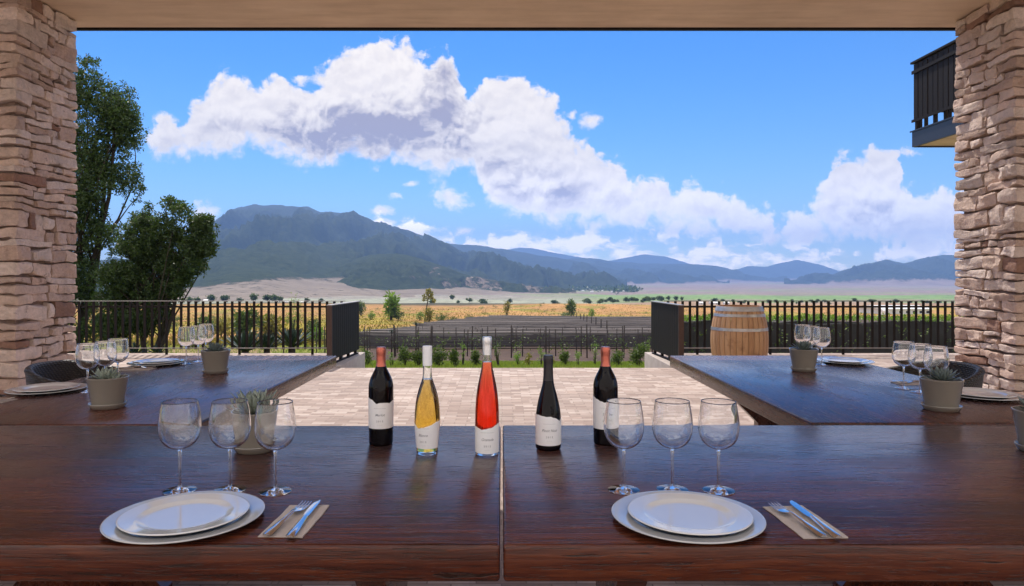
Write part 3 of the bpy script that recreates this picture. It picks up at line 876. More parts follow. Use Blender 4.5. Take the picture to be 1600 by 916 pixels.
# ------------------------------------------------------------------ wine glasses
def make_glass():
    root = empty('wine_glass', (0,0,0))
    outer = [(.0035,.1015),(.010,.1022),(.022,.106),(.034,.1145),(.0425,.127),(.0472,.143),(.0485,.157),(.0475,.173),(.0450,.191),(.0422,.208),(.0408,.2165)]
    inner = [(.0397,.2165),(.0408,.208),(.0436,.191),(.0460,.173),(.0469,.157),(.0456,.143),(.0409,.1275),(.0325,.1157),(.021,.1075),(.010,.1042),(0,.1036)]
    def sub(pr, k=3):
        out = []
        for i in range(len(pr)-1):
            p0 = pr[max(i-1,0)]; p1 = pr[i]; p2 = pr[i+1]; p3 = pr[min(i+2,len(pr)-1)]
            for q in range(k):
                t = q/k
                out.append(tuple(.5*((2*p1[a])+(-p0[a]+p2[a])*t+(2*p0[a]-5*p1[a]+4*p2[a]-p3[a])*t*t+(-p0[a]+3*p1[a]-3*p2[a]+p3[a])*t**3) for a in (0,1)))
        out.append(pr[-1]); return [(max(0,r),z) for r, z in out]
    mb = MB(); mb.lathe([(0,.1012)] + sub(outer) + [(.0404,.2172)] + sub(inner), 56); mb.build('bowl', M['glass'], root)
    mb = MB(); mb.lathe([(0,.0095)] + sub([(.0042,.0095),(.0036,.022),(.0034,.05),(.0036,.085),(.0046,.0965),(.0062,.1010)]) + [(0,.1010)], 28); mb.build('stem', M['glass'], root, 40)
    mb = MB(); mb.lathe([(0,.0004),(.037,.0004),(.0382,.0011),(.0378,.0019)] + sub([(.030,.0030),(.018,.0048),(.009,.0072),(.0045,.0093)]) + [(0,.0093)], 48); mb.build('foot', M['glass'], root, 50)
    return root
gproto = make_glass()
first = [True]
def put_glass(x, y, label, group='wine glasses set on the tables'):
    g = gproto if first[0] else copy_tree(gproto)
    first[0] = False
    g.location = (x, y, TH); g.rotation_euler = (0,0,random.uniform(0,6)); tag(g, label, None, group); g['category'] = 'wine glass'
    return g
put_glass(-.778, 1.650, 'leftmost of three empty wine glasses behind the near left plate')
put_glass(-.659, 1.655, 'middle of three empty wine glasses behind the near left plate, before the potted succulent')
put_glass(-.545, 1.643, 'rightmost of three empty wine glasses behind the near left plate')
put_glass(.296, 1.655, 'leftmost of three empty wine glasses behind the near right plate, overlapping a red wine bottle')
put_glass(.414, 1.657, 'middle of three empty wine glasses behind the near right plate')
put_glass(.524, 1.650, 'rightmost of three empty wine glasses behind the near right plate')
put_glass(-1.853, 3.054, 'wine glass touching the nearest plate by the left pillar, nearest of its three')
put_glass(-1.835, 3.160, 'second of three wine glasses behind the large pot on the far left table')
put_glass(-1.850, 3.290, 'wine glass on the far left table right of its two companions, by the large pot')
put_glass(-1.862, 4.03, 'leftmost of three wine glasses at the fence end of the far left table')
put_glass(-1.835, 4.13, 'middle of three wine glasses at the fence end of the far left table')
put_glass(-1.850, 4.27, 'rightmost of three wine glasses at the fence end of the far left table')
put_glass(1.855, 3.150, 'leftmost of three wine glasses in front of the chair on the far right table')
put_glass(1.866, 3.045, 'middle of three wine glasses in front of the chair on the far right table')
put_glass(1.874, 2.945, 'rightmost of three wine glasses in front of the chair, behind the large right pot')
put_glass(1.855, 4.21, 'leftmost of three wine glasses right of the wine barrel, on the far right table')
put_glass(1.862, 4.10, 'middle of three wine glasses right of the wine barrel, on the far right table')
put_glass(1.870, 3.99, 'rightmost of three wine glasses right of the wine barrel, beside the far right plate')

# ------------------------------------------------------------------ plates
def make_plate(name, Rr, rim_z, mat, rimw, label, loc, group, cat):
    root = empty(name, loc); tag(root, label, cat, group)
    wl = Rr-rimw
    top = [(0,.0062),(wl*.80,.0060),(wl*.93,.0068),(wl,.0105),(wl+.006,rim_z-.0035),(Rr-.004,rim_z-.0004),(Rr-.0012,rim_z)]
    mb = MB(); mb.lathe(top + [(Rr,rim_z-.0012),(Rr-.0008,rim_z-.0028)], 96)
    mb.build('dish', mat, root)
    bot = [(Rr-.0009,rim_z-.0029),(Rr-.010,rim_z-.0055),(wl,.0035),(wl-.012,.0008),(wl-.018,.0),(wl-.024,.0022),(0,.0026)]
    mb = MB(); mb.lathe(bot, 96); mb.build('underside', M['plate_rim'], root)
    return root
def setting(x, y, where, yaw=0.0, ds=(0,0)):
    make_plate('charger_plate', .158, .0155, M['charger'], .040, f'wide grey charger plate under the white plate {where}', (x, y, TH+.0003), 'charger plates', 'charger plate')
    make_plate('dinner_plate', .128, .0150, M['white_plate'], .036, f'glossy white dinner plate resting on the charger {where}', (x+ds[0], y+ds[1], TH+.0070), 'white dinner plates', 'plate')
setting(-.668, 1.445, 'on the near left table', ds=(0, -.004))
setting(.392, 1.447, 'on the near right table', ds=(.004, -.004))
setting(-2.045, 3.07, 'next to the left pillar')
setting(-2.02, 4.00, 'at the fence end, far left table')
setting(2.055, 2.93, 'behind the large right pot')
setting(2.045, 4.07, 'at the fence end, far right table')

# ------------------------------------------------------------------ napkins and cutlery
def make_napkin():
    mb = MB(); n = 14
    vs = []; fs = []
    for j in range(n+1):
        for i in range(7):
            a = i/6-.5; b_ = j/n-.5
            vs.append((a*.090+noise.noise(Vector((b_*3,1,0)))*.002, b_*.186+noise.noise(Vector((a*3,4,0)))*.003, .0016+abs(noise.noise(Vector((a*4,b_*5,2))))*.0016+(.0015 if a > .3 else 0)))
    k = len(vs)
    vs += [(x, y, .0004) for x, y, z in vs]
    W_ = 7
    for j in range(n):
        for i in range(6):
            q = j*W_+i; fs.append((q, q+1, q+W_+1, q+W_)); fs.append((k+q, k+q+W_, k+q+W_+1, k+q+1))
    ring = [i for i in range(W_)] + [j*W_+6 for j in range(1, n+1)] + [n*W_+i for i in range(5, -1, -1)] + [j*W_ for j in range(n-1, 0, -1)]
    for a, b_ in zip(ring, ring[1:]+ring[:1]): fs.append((a, k+a, k+b_, b_))
    mb.add(vs, fs, False)
    return mb.mesh('napkin')
nap_me = make_napkin(); nap_me.materials.append(M['napkin'])
def strip(mb, prof, thick=.0018):
    """a flat bar along Y: (y, half width, height at the middle)"""
    vs = []; fs = []
    for y, hw, z in prof:
        vs += [(-hw, y, z), (-hw*.55, y, z+thick), (hw*.55, y, z+thick), (hw, y, z), (hw*.55, y, z-thick*.3), (-hw*.55, y, z-thick*.3)]
    for i in range(len(prof)-1):
        for k in range(6):
            fs.append((i*6+k, i*6+(k+1) % 6, (i+1)*6+(k+1) % 6, (i+1)*6+k))
    fs.append(tuple(range(6))[::-1]); fs.append(tuple((len(prof)-1)*6+k for k in range(6)))
    mb.add(vs, fs, True)
def make_fork():
    root = empty('fork', (0,0,0))
    mb = MB(); strip(mb, [(-.098,.0075,.003),(-.092,.0100,.0035),(-.06,.0085,.0055),(-.02,.0048,.0075),(.012,.0036,.0095),(.022,.0045,.0092)], .0024); mb.build('handle', M['steel'], root, 60)
    mb = MB(); strip(mb, [(.0222,.0046,.0092),(.032,.0100,.0072),(.044,.0122,.0052),(.052,.0124,.0048)], .0016); mb.build('fork_head', M['steel'], root, 60)
    for i in range(4):
        mb = MB(); x = -.0105+i*.007
        vs = []
        strip(mb, [(.0522,.0021,.0046),(.070,.0019,.0046),(.088,.0016,.0062),(.094,.0009,.0072)], .0012)
        o = mb.build('tine', M['steel'], root, 60); o.location.x = x
    return root
def make_knife():
    root = empty('knife', (0,0,0))
    mb = MB(); strip(mb, [(-.105,.0070,.0040),(-.098,.0095,.0042),(-.06,.0088,.0048),(-.02,.0068,.0055),(.004,.0058,.0060)], .0036); mb.build('handle', M['steel'], root, 60)
    mb = MB()
    pr = [(.0042,-.0055,.0055),(.012,-.0075,.0062),(.03,-.0085,.0066),(.07,-.0088,.0068),(.092,-.0070,.0066),(.104,-.0025,.0050),(.108,.0015,.0036)]
    vs = []; fs = []
    for y, a, b_ in pr: vs += [(a, y, .0058), ((a+b_)/2, y, .0071), (b_, y, .0070), ((a+b_)/2, y, .0052)]
    for i in range(len(pr)-1):
        for k in range(4): fs.append((i*4+k, i*4+(k+1)%4, (i+1)*4+(k+1)%4, (i+1)*4+k))
    fs += [(3,2,1,0), tuple((len(pr)-1)*4+k for k in range(4))]
    mb.add(vs, fs, True); mb.build('blade', M['steel'], root, 30)
    return root
fk = make_fork(); kn = make_knife(); fresh = [True]
def cutlery(x, y, rz, where, da=0.0):
    o = bpy.data.objects.new('napkin', nap_me); COL.objects.link(o); o.location = (x, y, TH); o.rotation_euler.z = rz
    tag(o, f'folded beige paper napkin under a fork and knife {where}', 'napkin', 'paper napkins')
    f, k = (fk, kn) if fresh[0] else (copy_tree(fk), copy_tree(kn))
    fresh[0] = False
    m = Matrix.Rotation(rz, 4, 'Z')
    p = m @ Vector((-.016, -.002, 0)); f.location = (x+p.x, y+p.y, TH+.0042); f.rotation_euler.z = rz+da
    p = m @ Vector((.020, -.004, 0)); k.location = (x+p.x, y+p.y, TH+.0040); k.rotation_euler.z = rz-da*.3
    tag(f, f'steel fork lying on the paper napkin {where}', 'fork', 'forks'); tag(k, f'steel table knife lying on the paper napkin {where}', 'knife', 'knives')
cutlery(-.436, 1.448, R(-2), 'beside the near left plate', R(-6))
cutlery(.636, 1.442, R(3), 'beside the near right plate', R(5))
cutlery(-2.13, 2.83, R(-90), 'by the left pillar')
cutlery(-2.03, 3.79, R(-86), 'at the fence end, left table')
cutlery(1.99, 3.29, R(92), 'on the far right table')

# ------------------------------------------------------------------ wine bottles
def spline(pr, k=5):
    out = []
    for i in range(len(pr)-1):
        p0 = pr[max(i-1,0)]; p1 = pr[i]; p2 = pr[i+1]; p3 = pr[min(i+2,len(pr)-1)]
        for q in range(k):
            t = q/k
            out.append(tuple(.5*((2*p1[a])+(-p0[a]+p2[a])*t+(2*p0[a]-5*p1[a]+4*p2[a]-p3[a])*t*t+(-p0[a]+3*p1[a]-3*p2[a]+p3[a])*t**3) for a in (0,1)))
    out.append(pr[-1]); return [(max(0,r),z) for r, z in out]
def rad_at(pr, z):
    return float(np.interp(z, [p[1] for p in pr], [p[0] for p in pr]))
def text_mesh(txt, size, shear=0.0, weight=0.0):
    cu = bpy.data.curves.new('txt', 'FONT'); cu.body = txt; cu.size = size; cu.align_x = 'CENTER'; cu.shear = shear; cu.offset = weight; cu.resolution_u = 3
    ob = bpy.data.objects.new('txt', cu); COL.objects.link(ob)
    dg = bpy.context.evaluated_depsgraph_get(); dg.update()
    me = ob.evaluated_get(dg).to_mesh()
    vs = [v.co.copy() for v in me.vertices]; fs = [tuple(p.vertices) for p in me.polygons]
    ob.evaluated_get(dg).to_mesh_clear(); bpy.data.objects.remove(ob); bpy.data.curves.remove(cu)
    return vs, fs
def bottle(name, x, y, label, prof, body_mat, cap_mat, cap_z, lab, words, turn=0.0, wine=None, level=0.0, hollow=False, span=105):
    root = empty(name, (x, y, TH)); tag(root, label, 'wine bottle', 'wine bottles in a row')
    pr = prof; top = pr[-1][1]
    mb = MB()
    if not hollow:
        mb.lathe([(0,.004),(pr[0][0]*.6,.002)] + pr + [(0, top)], 64)
        mb.build('body', body_mat, root)
    else:
        # the filled part is one clear coloured body; above the wine the glass is hollow
        ft = .0095; lower = [(r, z) for r, z in pr if ft+.001 < z < level-.001]; rl = rad_at(pr, level)
        fm = MB(); fm.lathe([(0,.004),(pr[0][0]*.6,.001)] + [(r, z) for r, z in pr if z < ft] + [(rad_at(pr, ft), ft),(0, ft)], 64); fm.build('foot', body_mat, root, 50)
        mb.lathe([(0,ft+.0003),(rad_at(pr, ft)-.0003,ft+.0003)] + lower + [(rl, level),(0, level)], 64)
        mb.build('body', wine, root, 50)
        th = .0024
        up = [(rl, level+.0004)] + [(r, z) for r, z in pr if z > level+.002]
        ins = [(max(.004, r-th), z) for r, z in up][::-1]
        mb = MB(); mb.lathe(up + ins + [up[0]], 48); mb.build('neck', body_mat, root, 50)
    # foil capsule
    e = .0006; zs = [cap_z + (top-cap_z)*i/10 for i in range(11)]
    cp = [(rad_at(pr, cap_z)+.00025, cap_z-.0002)] + [(rad_at(pr, z)+e, z) for z in zs]
    r_t = cp[-1][0]
    cp += [(r_t-.001, top+.0012),(0, top+.0016)]
    # the raised ring of the lip below the top
    if cap_mat is not M['foil_white']:
        cp = [(r + (.0008 if top-.020 < z < top-.001 else 0), z) for r, z in cp]
    mb = MB(); mb.lathe(cp, 40); mb.build('capsule', cap_mat, root, 35)
    # paper label whose upper edge is torn like a ridge line
    z0, ridge = lab
    n = 72; rows = 14; vs = []; fs = []
    for i in range(n+1):
        a = -span + 2*span*i/n
        zt = float(np.interp(a, [q[0] for q in ridge], [q[1] for q in ridge])) + noise.noise(Vector((a*.09, x*9, 0)))*.0016
        for j in range(rows+1):
            z = z0 + (zt-z0)*j/rows
            r = rad_at(pr, z)+.0005
            t = R(a+turn)
            vs.append((r*math.sin(t), -r*math.cos(t), z))
    for i in range(n):
        for j in range(rows):
            q = i*(rows+1)+j; fs.append((q, q+rows+1, q+rows+2, q+1))
    mb = MB(); mb.add(vs, fs, True); lo = mb.build('label', M['label'], root)
    mb = MB()
    for txt, size, z, sh, wt in words:
        tv, tf = text_mesh(txt, size, sh, wt)
        pts = []
        for p in tv:
            zz = z + p.y; r = rad_at(pr, zz)+.0008; t = p.x/r + R(turn)
            pts.append((r*math.sin(t), -r*math.cos(t), zz))
        mb.add(pts, tf)
    mb.build('lettering', M['ink'], lo)
    return root
BX = [(.0345,0.0),(.0362,.004),(.0366,.012),(.0372,.06),(.0380,.12),(.0382,.165),(.0374,.182),(.0335,.200),(.0265,.216),(.0195,.230),(.0150,.244),(.0137,.256),(.0136,.298)]
BXs = spline(BX, 4)
WH = spline([(.0300,0.0),(.0315,.004),(.0318,.018),(.0345,.05),(.0372,.082),(.0378,.100),(.0362,.130),(.0318,.162),(.0238,.192),(.0162,.214),(.0134,.232),(.0132,.258),(.0134,.313)], 5)
RS = spline([(.0325,0.0),(.0342,.004),(.0346,.012),(.0350,.06),(.0352,.105),(.0340,.140),(.0305,.178),(.0245,.212),(.0185,.240),(.0145,.264),(.0130,.286),(.0130,.340)], 5)
PN = spline([(.0335,0.0),(.0372,.004),(.0382,.012),(.0383,.06),(.0380,.092),(.0362,.115),(.0315,.140),(.0245,.168),(.0185,.190),(.0152,.210),(.0139,.230),(.0136,.280)], 5)
row1 = lambda z: ('·····  ··  ······', .0062, z, 0, .00008)
def words(zc, name, s=.0108):
    return [('–––––– –– –––––', .0055, zc+.022, 0, .0001), (name, s, zc, .35, .0001), ('2 0 1 5', .0075, zc-.018, 0, .0001), ('–– – –––', .0045, zc-.028, 0, 0)]
bottle('wine_bottle', -.374, 2.115, 'leftmost dark red wine bottle with copper capsule and torn edged white label', BXs, M['bottle_black'], M['foil_copper'], .240,
       (.053, [(-105,.143),(-62,.146),(-35,.140),(-14,.130),(0,.133),(30,.132),(48,.130),(70,.136),(105,.14)]), words(.092, 'Merlot'), 4)
bottle('wine_bottle', -.2185, 2.005, 'clear bottle of golden white wine with a white capsule', WH, M['bottle_glass'], M['foil_white'], .257,
       (.0185, [(-105,.098),(-60,.093),(-38,.086),(-22,.078),(-8,.080),(15,.084),(40,.089),(62,.096),(105,.10)]), words(.055, 'Blanco'), -16, M['white_wine'], .217, True, 92)
bottle('wine_bottle', -.043, 2.000, 'tall bottle of orange red rosé wine with a silver capsule', RS, M['bottle_glass'], M['foil_silver'], .289,
       (.0065, [(-105,.085),(-62,.083),(-25,.076),(0,.0795),(28,.083),(60,.092),(105,.095)]), words(.044, 'Granada'), 2, M['rose_wine'], .268, True, 92)
bottle('wine_bottle', .140, 2.055, 'black wine bottle with sloping shoulders and a black capsule', PN, M['bottle_black'], M['foil_black'], .205,
       (.0165, [(-105,.107),(-60,.106),(-20,.103),(10,.102),(32,.097),(52,.088),(70,.094),(105,.096)]), words(.058, 'Pinot Noir', .0112), 2)
bottle('wine_bottle', .322, 2.120, 'rightmost dark red wine bottle with copper capsule, partly behind a wine glass', BXs, M['bottle_black'], M['foil_copper'], .240,
       (.050, [(-105,.147),(-65,.147),(-35,.139),(-8,.133),(20,.134),(50,.131),(105,.136)]), words(.092, 'Tinto', .0108), -6)

# ------------------------------------------------------------------ succulents in pots
def blade(mb, L, wd, th, base, az, el, curl, col, seg=6):
    """one fleshy leaf: a tapering, curved, two-sided blade"""
    d = Vector((math.cos(az), math.sin(az), 0)); side = Vector((-math.sin(az), math.cos(az), 0))
    vs = []; fs = []; p = Vector(base); a = el
    for i in range(seg+1):
        t = i/seg
        hw = wd*.5*((.55+.9*t)*(1-t**2.6))**.8 if t < 1 else .0004
        hw = max(hw, .0004)
        up = -d*math.sin(a) + Vector((0,0,1))*math.cos(a)
        k = th*(1-t*.75)
        vs += [p - side*hw + up*k*.25, p - up*k*.5, p + side*hw + up*k*.25, p + up*k*.12]
        p = p + (d*math.cos(a) + Vector((0,0,1))*math.sin(a))*(L/seg); a += curl/seg
    for i in range(seg):
        for k in range(4): fs.append((i*4+k, i*4+(k+1)%4, (i+1)*4+(k+1)%4, (i+1)*4+k))
    fs.append((seg*4+3, seg*4+2, seg*4+1, seg*4))
    mb.add(vs, fs, True, (col,col,col))
def rosette(mb, c, n, L, wd, th, rnd, el0=.15, el1=1.35, curl=.35, r0=.004):
    for i in range(n):
        t = i/n; az = i*2.39996 + rnd.uniform(-.12,.12)
        el = el0 + (el1-el0)*t + rnd.uniform(-.1,.1)
        blade(mb, L*(1-.45*t)*rnd.uniform(.88,1.1), wd*(1-.35*t), th, Vector(c) + Vector((math.cos(az),math.sin(az),0))*r0*(1-t), az, el, curl, .25+.6*t*rnd.uniform(.7,1.2))
def pot(x, y, label, kind, seed):
    rnd = random.Random(seed)
    root = empty('potted_succulent', (x, y, TH), rnd.uniform(0, 6)); tag(root, label, 'potted plant', 'potted succulents on the tables')
    mb = MB(); mb.lathe([(0,.0145),(.0555,.0145),(.0572,.018),(.0735,.1165),(.0750,.1180),(.0750,.1215),(.0735,.1225),(.0695,.1215),(.0690,.117),(.0660,.100),(0,.100)], 64); mb.build('pot', M['ceramic'], root, 50)
    mb = MB(); mb.lathe([(0,.0004),(.056,.0004),(.0600,.002),(.0672,.0165),(.0690,.0195),(.0680,.0215),(.0650,.0200),(.0600,.0085),(.050,.0065),(0,.0065)], 64); mb.build('saucer', M['ceramic'], root, 50)
    mb = MB(); vs, fs = [], []
    N = 24; vs.append((0,0,.108))
    for r in (.02,.04,.056,.0655):
        for k in range(N): a = 2*math.pi*k/N; vs.append((r*math.cos(a), r*math.sin(a), .1075+rnd.uniform(-.003,.003)))
    for k in range(N): fs.append((0,1+k,1+(k+1)%N))
    for q in range(3):
        for k in range(N): fs.append((1+q*N+k, 1+(q+1)*N+k, 1+(q+1)*N+(k+1)%N, 1+q*N+(k+1)%N))
    mb.add(vs, fs); mb.build('soil', M['soil'], root)
    mb = MB()
    if kind == 'agave':
        rosette(mb, (0,0,.112), 76, .108, .023, .005, rnd, .15, 1.45, .30)
        rosette(mb, (.028,-.02,.106), 14, .045, .013, .003, rnd, .35, 1.3, .3)
        m = M['succulent']
    elif kind == 'broad':
        rosette(mb, (-.012,.0,.106), 34, .076, .028, .007, rnd, .35, 1.4, .40)
        rosette(mb, (.030,.012,.105), 18, .045, .018, .005, rnd, .3, 1.3, .4)
        rosette(mb, (-.03,.025,.105), 16, .045, .018, .005, rnd, .3, 1.3, .4)
        m = M['succulent']
    else:
        rosette(mb, (0,0,.112), 38, .082, .030, .005, rnd, .15, 1.35, .35)
        m = M['succulent_blue']
    mb.build('leaves', m, root)
    return root
pt_ = pot(-.734, 2.03, 'grey green spiky succulent in a taupe pot behind three wine glasses, near left table', 'agave', 1)
pt_.scale = (.90,.90,.98)
pot(-1.552, 2.69, 'light green succulent in a taupe pot near the left pillar', 'broad', 2)
pot(-1.530, 3.65, 'bluish rosette succulent in a taupe pot at the fence end of the far left table', 'blue', 3)
pot(1.703, 2.645, 'large dark bluish succulent pot in front of the chair on the far right table', 'blue', 4)
pot(1.645, 3.72, 'small bluish succulent pot below the wine barrel on the far right table', 'blue', 5)
pot(1.600, 2.02, 'taupe plant pot cut off by the right edge, on the near right table', 'blue', 6)

# ------------------------------------------------------------------ woven chairs
def make_chair():
    root = empty('wicker_chair', (0,0,0))          # faces +X
    # curved woven back and arms: a tub that is open to the front
    mb = MB(); n = 40; vs = []; fs = []
    rows = 8
    for s, off in ((0, 0), (1, -.035)):
        for i in range(n+1):
            t = -1+2*i/n; a = t*R(128)
            top = .735 - .10*max(0, abs(t)-.30)/.70 - .02*abs(t)
            for j in range(rows+1):
                z = .40 + (top-.40)*j/rows
                fl = .035*(j/rows)
                rx, ry = .29+fl+off, .30+fl+off
                vs.append((-.02 - rx*math.cos(a), ry*math.sin(a), z))
    K = (n+1)*(rows+1)
    for s in (0, 1):
        for i in range(n):
            for j in range(rows):
                q = s*K+i*(rows+1)+j; f = (q, q+rows+1, q+rows+2, q+1)
                fs.append(f if s else f[::-1])
    for i in range(n):
        q = i*(rows+1)+rows; fs.append((q, q+rows+1, K+q+rows+1, K+q)); q -= rows; fs.append((q, K+q, K+q+rows+1, q+rows+1))
    for i in (0, n):
        for j in range(rows):
            q = i*(rows+1)+j; fs.append((q, q+1, K+q+1, K+q))
    mb.add(vs, fs, True); mb.build('backrest', M['wicker'], root, 50)
    pts = []
    for i in range(n+1):
        t = -1+2*i/n; a = t*R(128); top = .735 - .10*max(0, abs(t)-.30)/.70 - .02*abs(t)
        pts.append((-.02-.308*math.cos(a), .318*math.sin(a), top+.002))
    mb = MB(); mb.tube(pts, .021, 10); mb.build('arm_roll', M['wicker'], root)
    mb = MB(); mb.box(-.24, .27, -.255, .255, .36, .43, .02); mb.build('seat', M['wicker'], root, 40)
    mb = MB(); mb.box(-.20, .26, -.235, .235, .4305, .485, .025, seg=3); mb.build('cushion', M['napkin'], root, 40)
    for sx in (-.2, .23):
        for sy in (-.22, .22):
            mb = MB(); mb.tube([(sx, sy, .359),(sx*1.08, sy*1.05, 0)], [.02,.014], 10); mb.build('leg', M['dark_metal'], root, 40)
    return root
ch0 = make_chair()
for i, (x, y, rz, lb) in enumerate([(-2.41, 4.05, 4, 'dark woven tub chair between the left pillar and the far plate'), (-2.52, 3.08, -3, 'dark woven chair cut off by the left edge'),
                        (2.42, 4.02, 178, 'dark woven tub chair behind three wine glasses, left of the right pillar'), (2.55, 2.98, 184, 'dark woven chair at the right edge beyond the large pot')]):
    c = ch0 if i == 0 else copy_tree(ch0)
    c.location = (x, y, 0); c.rotation_euler.z = R(rz); tag(c, lb, 'chair', 'woven chairs'); 

# ------------------------------------------------------------------ oak barrel
def barrel(x, y, label):
    root = empty('wine_barrel', (x, y, 0), .3); tag(root, label, 'barrel')
    Hh = .885
    def br(z): t = z/Hh*2-1; return .355 - .078*t*t
    ns = 30; vs = []; fs = []; cols = []
    mb = MB()
    rnd = random.Random(3)
    rows = 14
    for k in range(ns):          # the staves of the body are one mesh
        a0 = 2*math.pi*(k+.03)/ns; a1 = 2*math.pi*(k+.97)/ns
        vs = []; fs = []
        for j in range(rows+1):
            z = Hh*j/rows; r = br(z)
            for a, dr in ((a0,-.004),(a0+(a1-a0)*.08,0),(a0+(a1-a0)*.92,0),(a1,-.004)):
                vs.append(((r+dr)*math.cos(a), (r+dr)*math.sin(a), z))
        for j in range(rows):
            for q in range(3): fs.append((j*4+q, j*4+q+1, (j+1)*4+q+1, (j+1)*4+q))
        g = rnd.uniform(.2,.9); mb.add(vs, fs, True, (g,g,g))
    mb.lathe([(.33-.004,.45),(br(.0)-.012,.0)], 60); mb.lathe([(br(0)-.006,.0),(br(0)-.03,.0)], 60)
    mb.build('staves', M['oak_stave'], root)
    mb = MB(); mb.lathe([(0,.845),(.255,.845),(.258,.855),(br(Hh)-.02,Hh),(br(Hh)-.003,Hh)], 60, smooth=False); mb.build('head', M['oak_stave'], root)
    for z0, z1 in ((.0,.052),(.125,.160),(.210,.245),(.575,.612),(.752,.787),(.822,.880)):
        mb = MB(); mb.lathe([(br(z0)+.0005,z0),(br(z0)+.0035,z0),(br(z1)+.0035,z1),(br(z1)+.0005,z1)], 72, smooth=False)
        o = mb.build('hoop', M['hoop'], root, 30); o.data.polygons.foreach_set('use_smooth', [True]*len(o.data.polygons)); o.data.set_sharp_from_angle(angle=R(40))
    return root
def oak_mat():
    m, t, b, oc = material('oak_stave')
    va = t.new('ShaderNodeVertexColor', layer_name='tint'); sp_ = t.new('ShaderNodeSeparateColor'); t.lk(va.outputs[0], sp_.inputs[0])
    g = t.noise(t.mapping(oc, (16,16,1.6)), 2, 6, .65)
    f = t.math('ADD', t.math('MULTIPLY', sp_.outputs[0], .45), t.math('MULTIPLY', g, .6))
    c = t.ramp(f, [(.25,(.25,.125,.052)),(.5,(.37,.20,.092)),(.8,(.48,.29,.145))])
    st = t.rng(t.noise(t.mapping(oc, (2.4,2.4,3.4), (1,.4,.2)), 1.6, 5, .6), .52, .68)
    c = t.mix(t.math('MULTIPLY', st, .65), c, (.15,.062,.025))
    t.lk(c, b.inputs['Base Color']); b.inputs['Roughness'].default_value = .55
    t.lk(t.bump(g, .25, .004), b.inputs['Normal'])
    return m
M['oak_stave'] = oak_mat()
barrel((1155-CX)/F*8.8, 8.8, 'oak wine barrel with grey steel hoops standing on the paving before the right fence')
# ------------------------------------------------------------------ vegetation
def leaves_mesh(name, pts, size, rng, per=7, spread=.08, aspect=.34, up=.0, shade=None):
    """tufts of small rhombic leaves round every point; all built with numpy"""
    pts = np.asarray(pts, dtype=float); n = len(pts)
    c = np.repeat(pts, per, axis=0)
    N = len(c)
    d = rng.normal(size=(N,3)); d[:,2] += up; d /= np.linalg.norm(d, axis=1)[:,None]
    s = rng.normal(size=(N,3)); s -= (s*d).sum(1)[:,None]*d; s /= np.linalg.norm(s, axis=1)[:,None]
    L = size*rng.uniform(.6,1.35,(N,1)); W = L*aspect
    b = c + d*spread*rng.uniform(0,1,(N,1))
    v = np.stack([b, b+d*L*.45+s*W*.5, b+d*L, b+d*L*.45-s*W*.5], axis=1).reshape(-1,3)
    f = np.arange(N*4).reshape(-1,4)
    me = bpy.data.meshes.new(name)
    me.vertices.add(N*4); me.vertices.foreach_set('co', v.ravel())
    me.loops.add(N*4); me.loops.foreach_set('vertex_index', f.ravel().astype(np.int32))
    me.polygons.add(N); me.polygons.foreach_set('loop_start', (np.arange(N)*4).astype(np.int32)); me.polygons.foreach_set('loop_total', np.full(N,4,dtype=np.int32))
    me.update(calc_edges=True)
    t = np.repeat(rng.uniform(.0,1.0,n)*.6, per) + rng.uniform(0,.4,N)
    col = np.repeat(np.stack([t,t,t,np.ones(N)],1), 4, axis=0)
    ca = me.color_attributes.new('tint', 'FLOAT_COLOR', 'CORNER'); ca.data.foreach_set('color', col.ravel())
    me.validate()
    return me
def lobe_points(lobes, n, rng, inner=.45):
    """points in a set of ellipsoids (cx, cy, cz, rx, ry, rz), denser to the outside, pierced by gaps"""
    vol = np.array([l[3]*l[4]*l[5] for l in lobes])**.75; vol /= vol.sum()
    out = []
    while len(out) < n:
        l = lobes[rng.choice(len(lobes), p=vol)]
        d = rng.normal(size=3); d /= np.linalg.norm(d); r = inner + (1-inner)*rng.uniform()**.6
        r *= 1 + .22*noise.noise(Vector((d[0]*2.3+l[0], d[1]*2.3, d[2]*2.3+l[2])))
        p = np.array(l[:3]) + d*r*np.array(l[3:])
        if noise.noise(Vector(p*(.9/max(.25, min(l[3:]))))) < -.13: continue
        out.append(p)
    return out
def limb(mb, a, b, r0, r1, rnd, bend=.12, k=6):
    a = Vector(a); b = Vector(b); L = (b-a).length; pts = []
    off = Vector((rnd.uniform(-1,1), rnd.uniform(-1,1), rnd.uniform(-.3,.6)))*bend*L
    for i in range(k+1):
        t = i/k; pts.append(a.lerp(b, t) + off*math.sin(math.pi*t) + Vector((rnd.uniform(-1,1),)*3)*.01*L)
    mb.tube(pts, [r0+(r1-r0)*i/k for i in range(k+1)], 7)
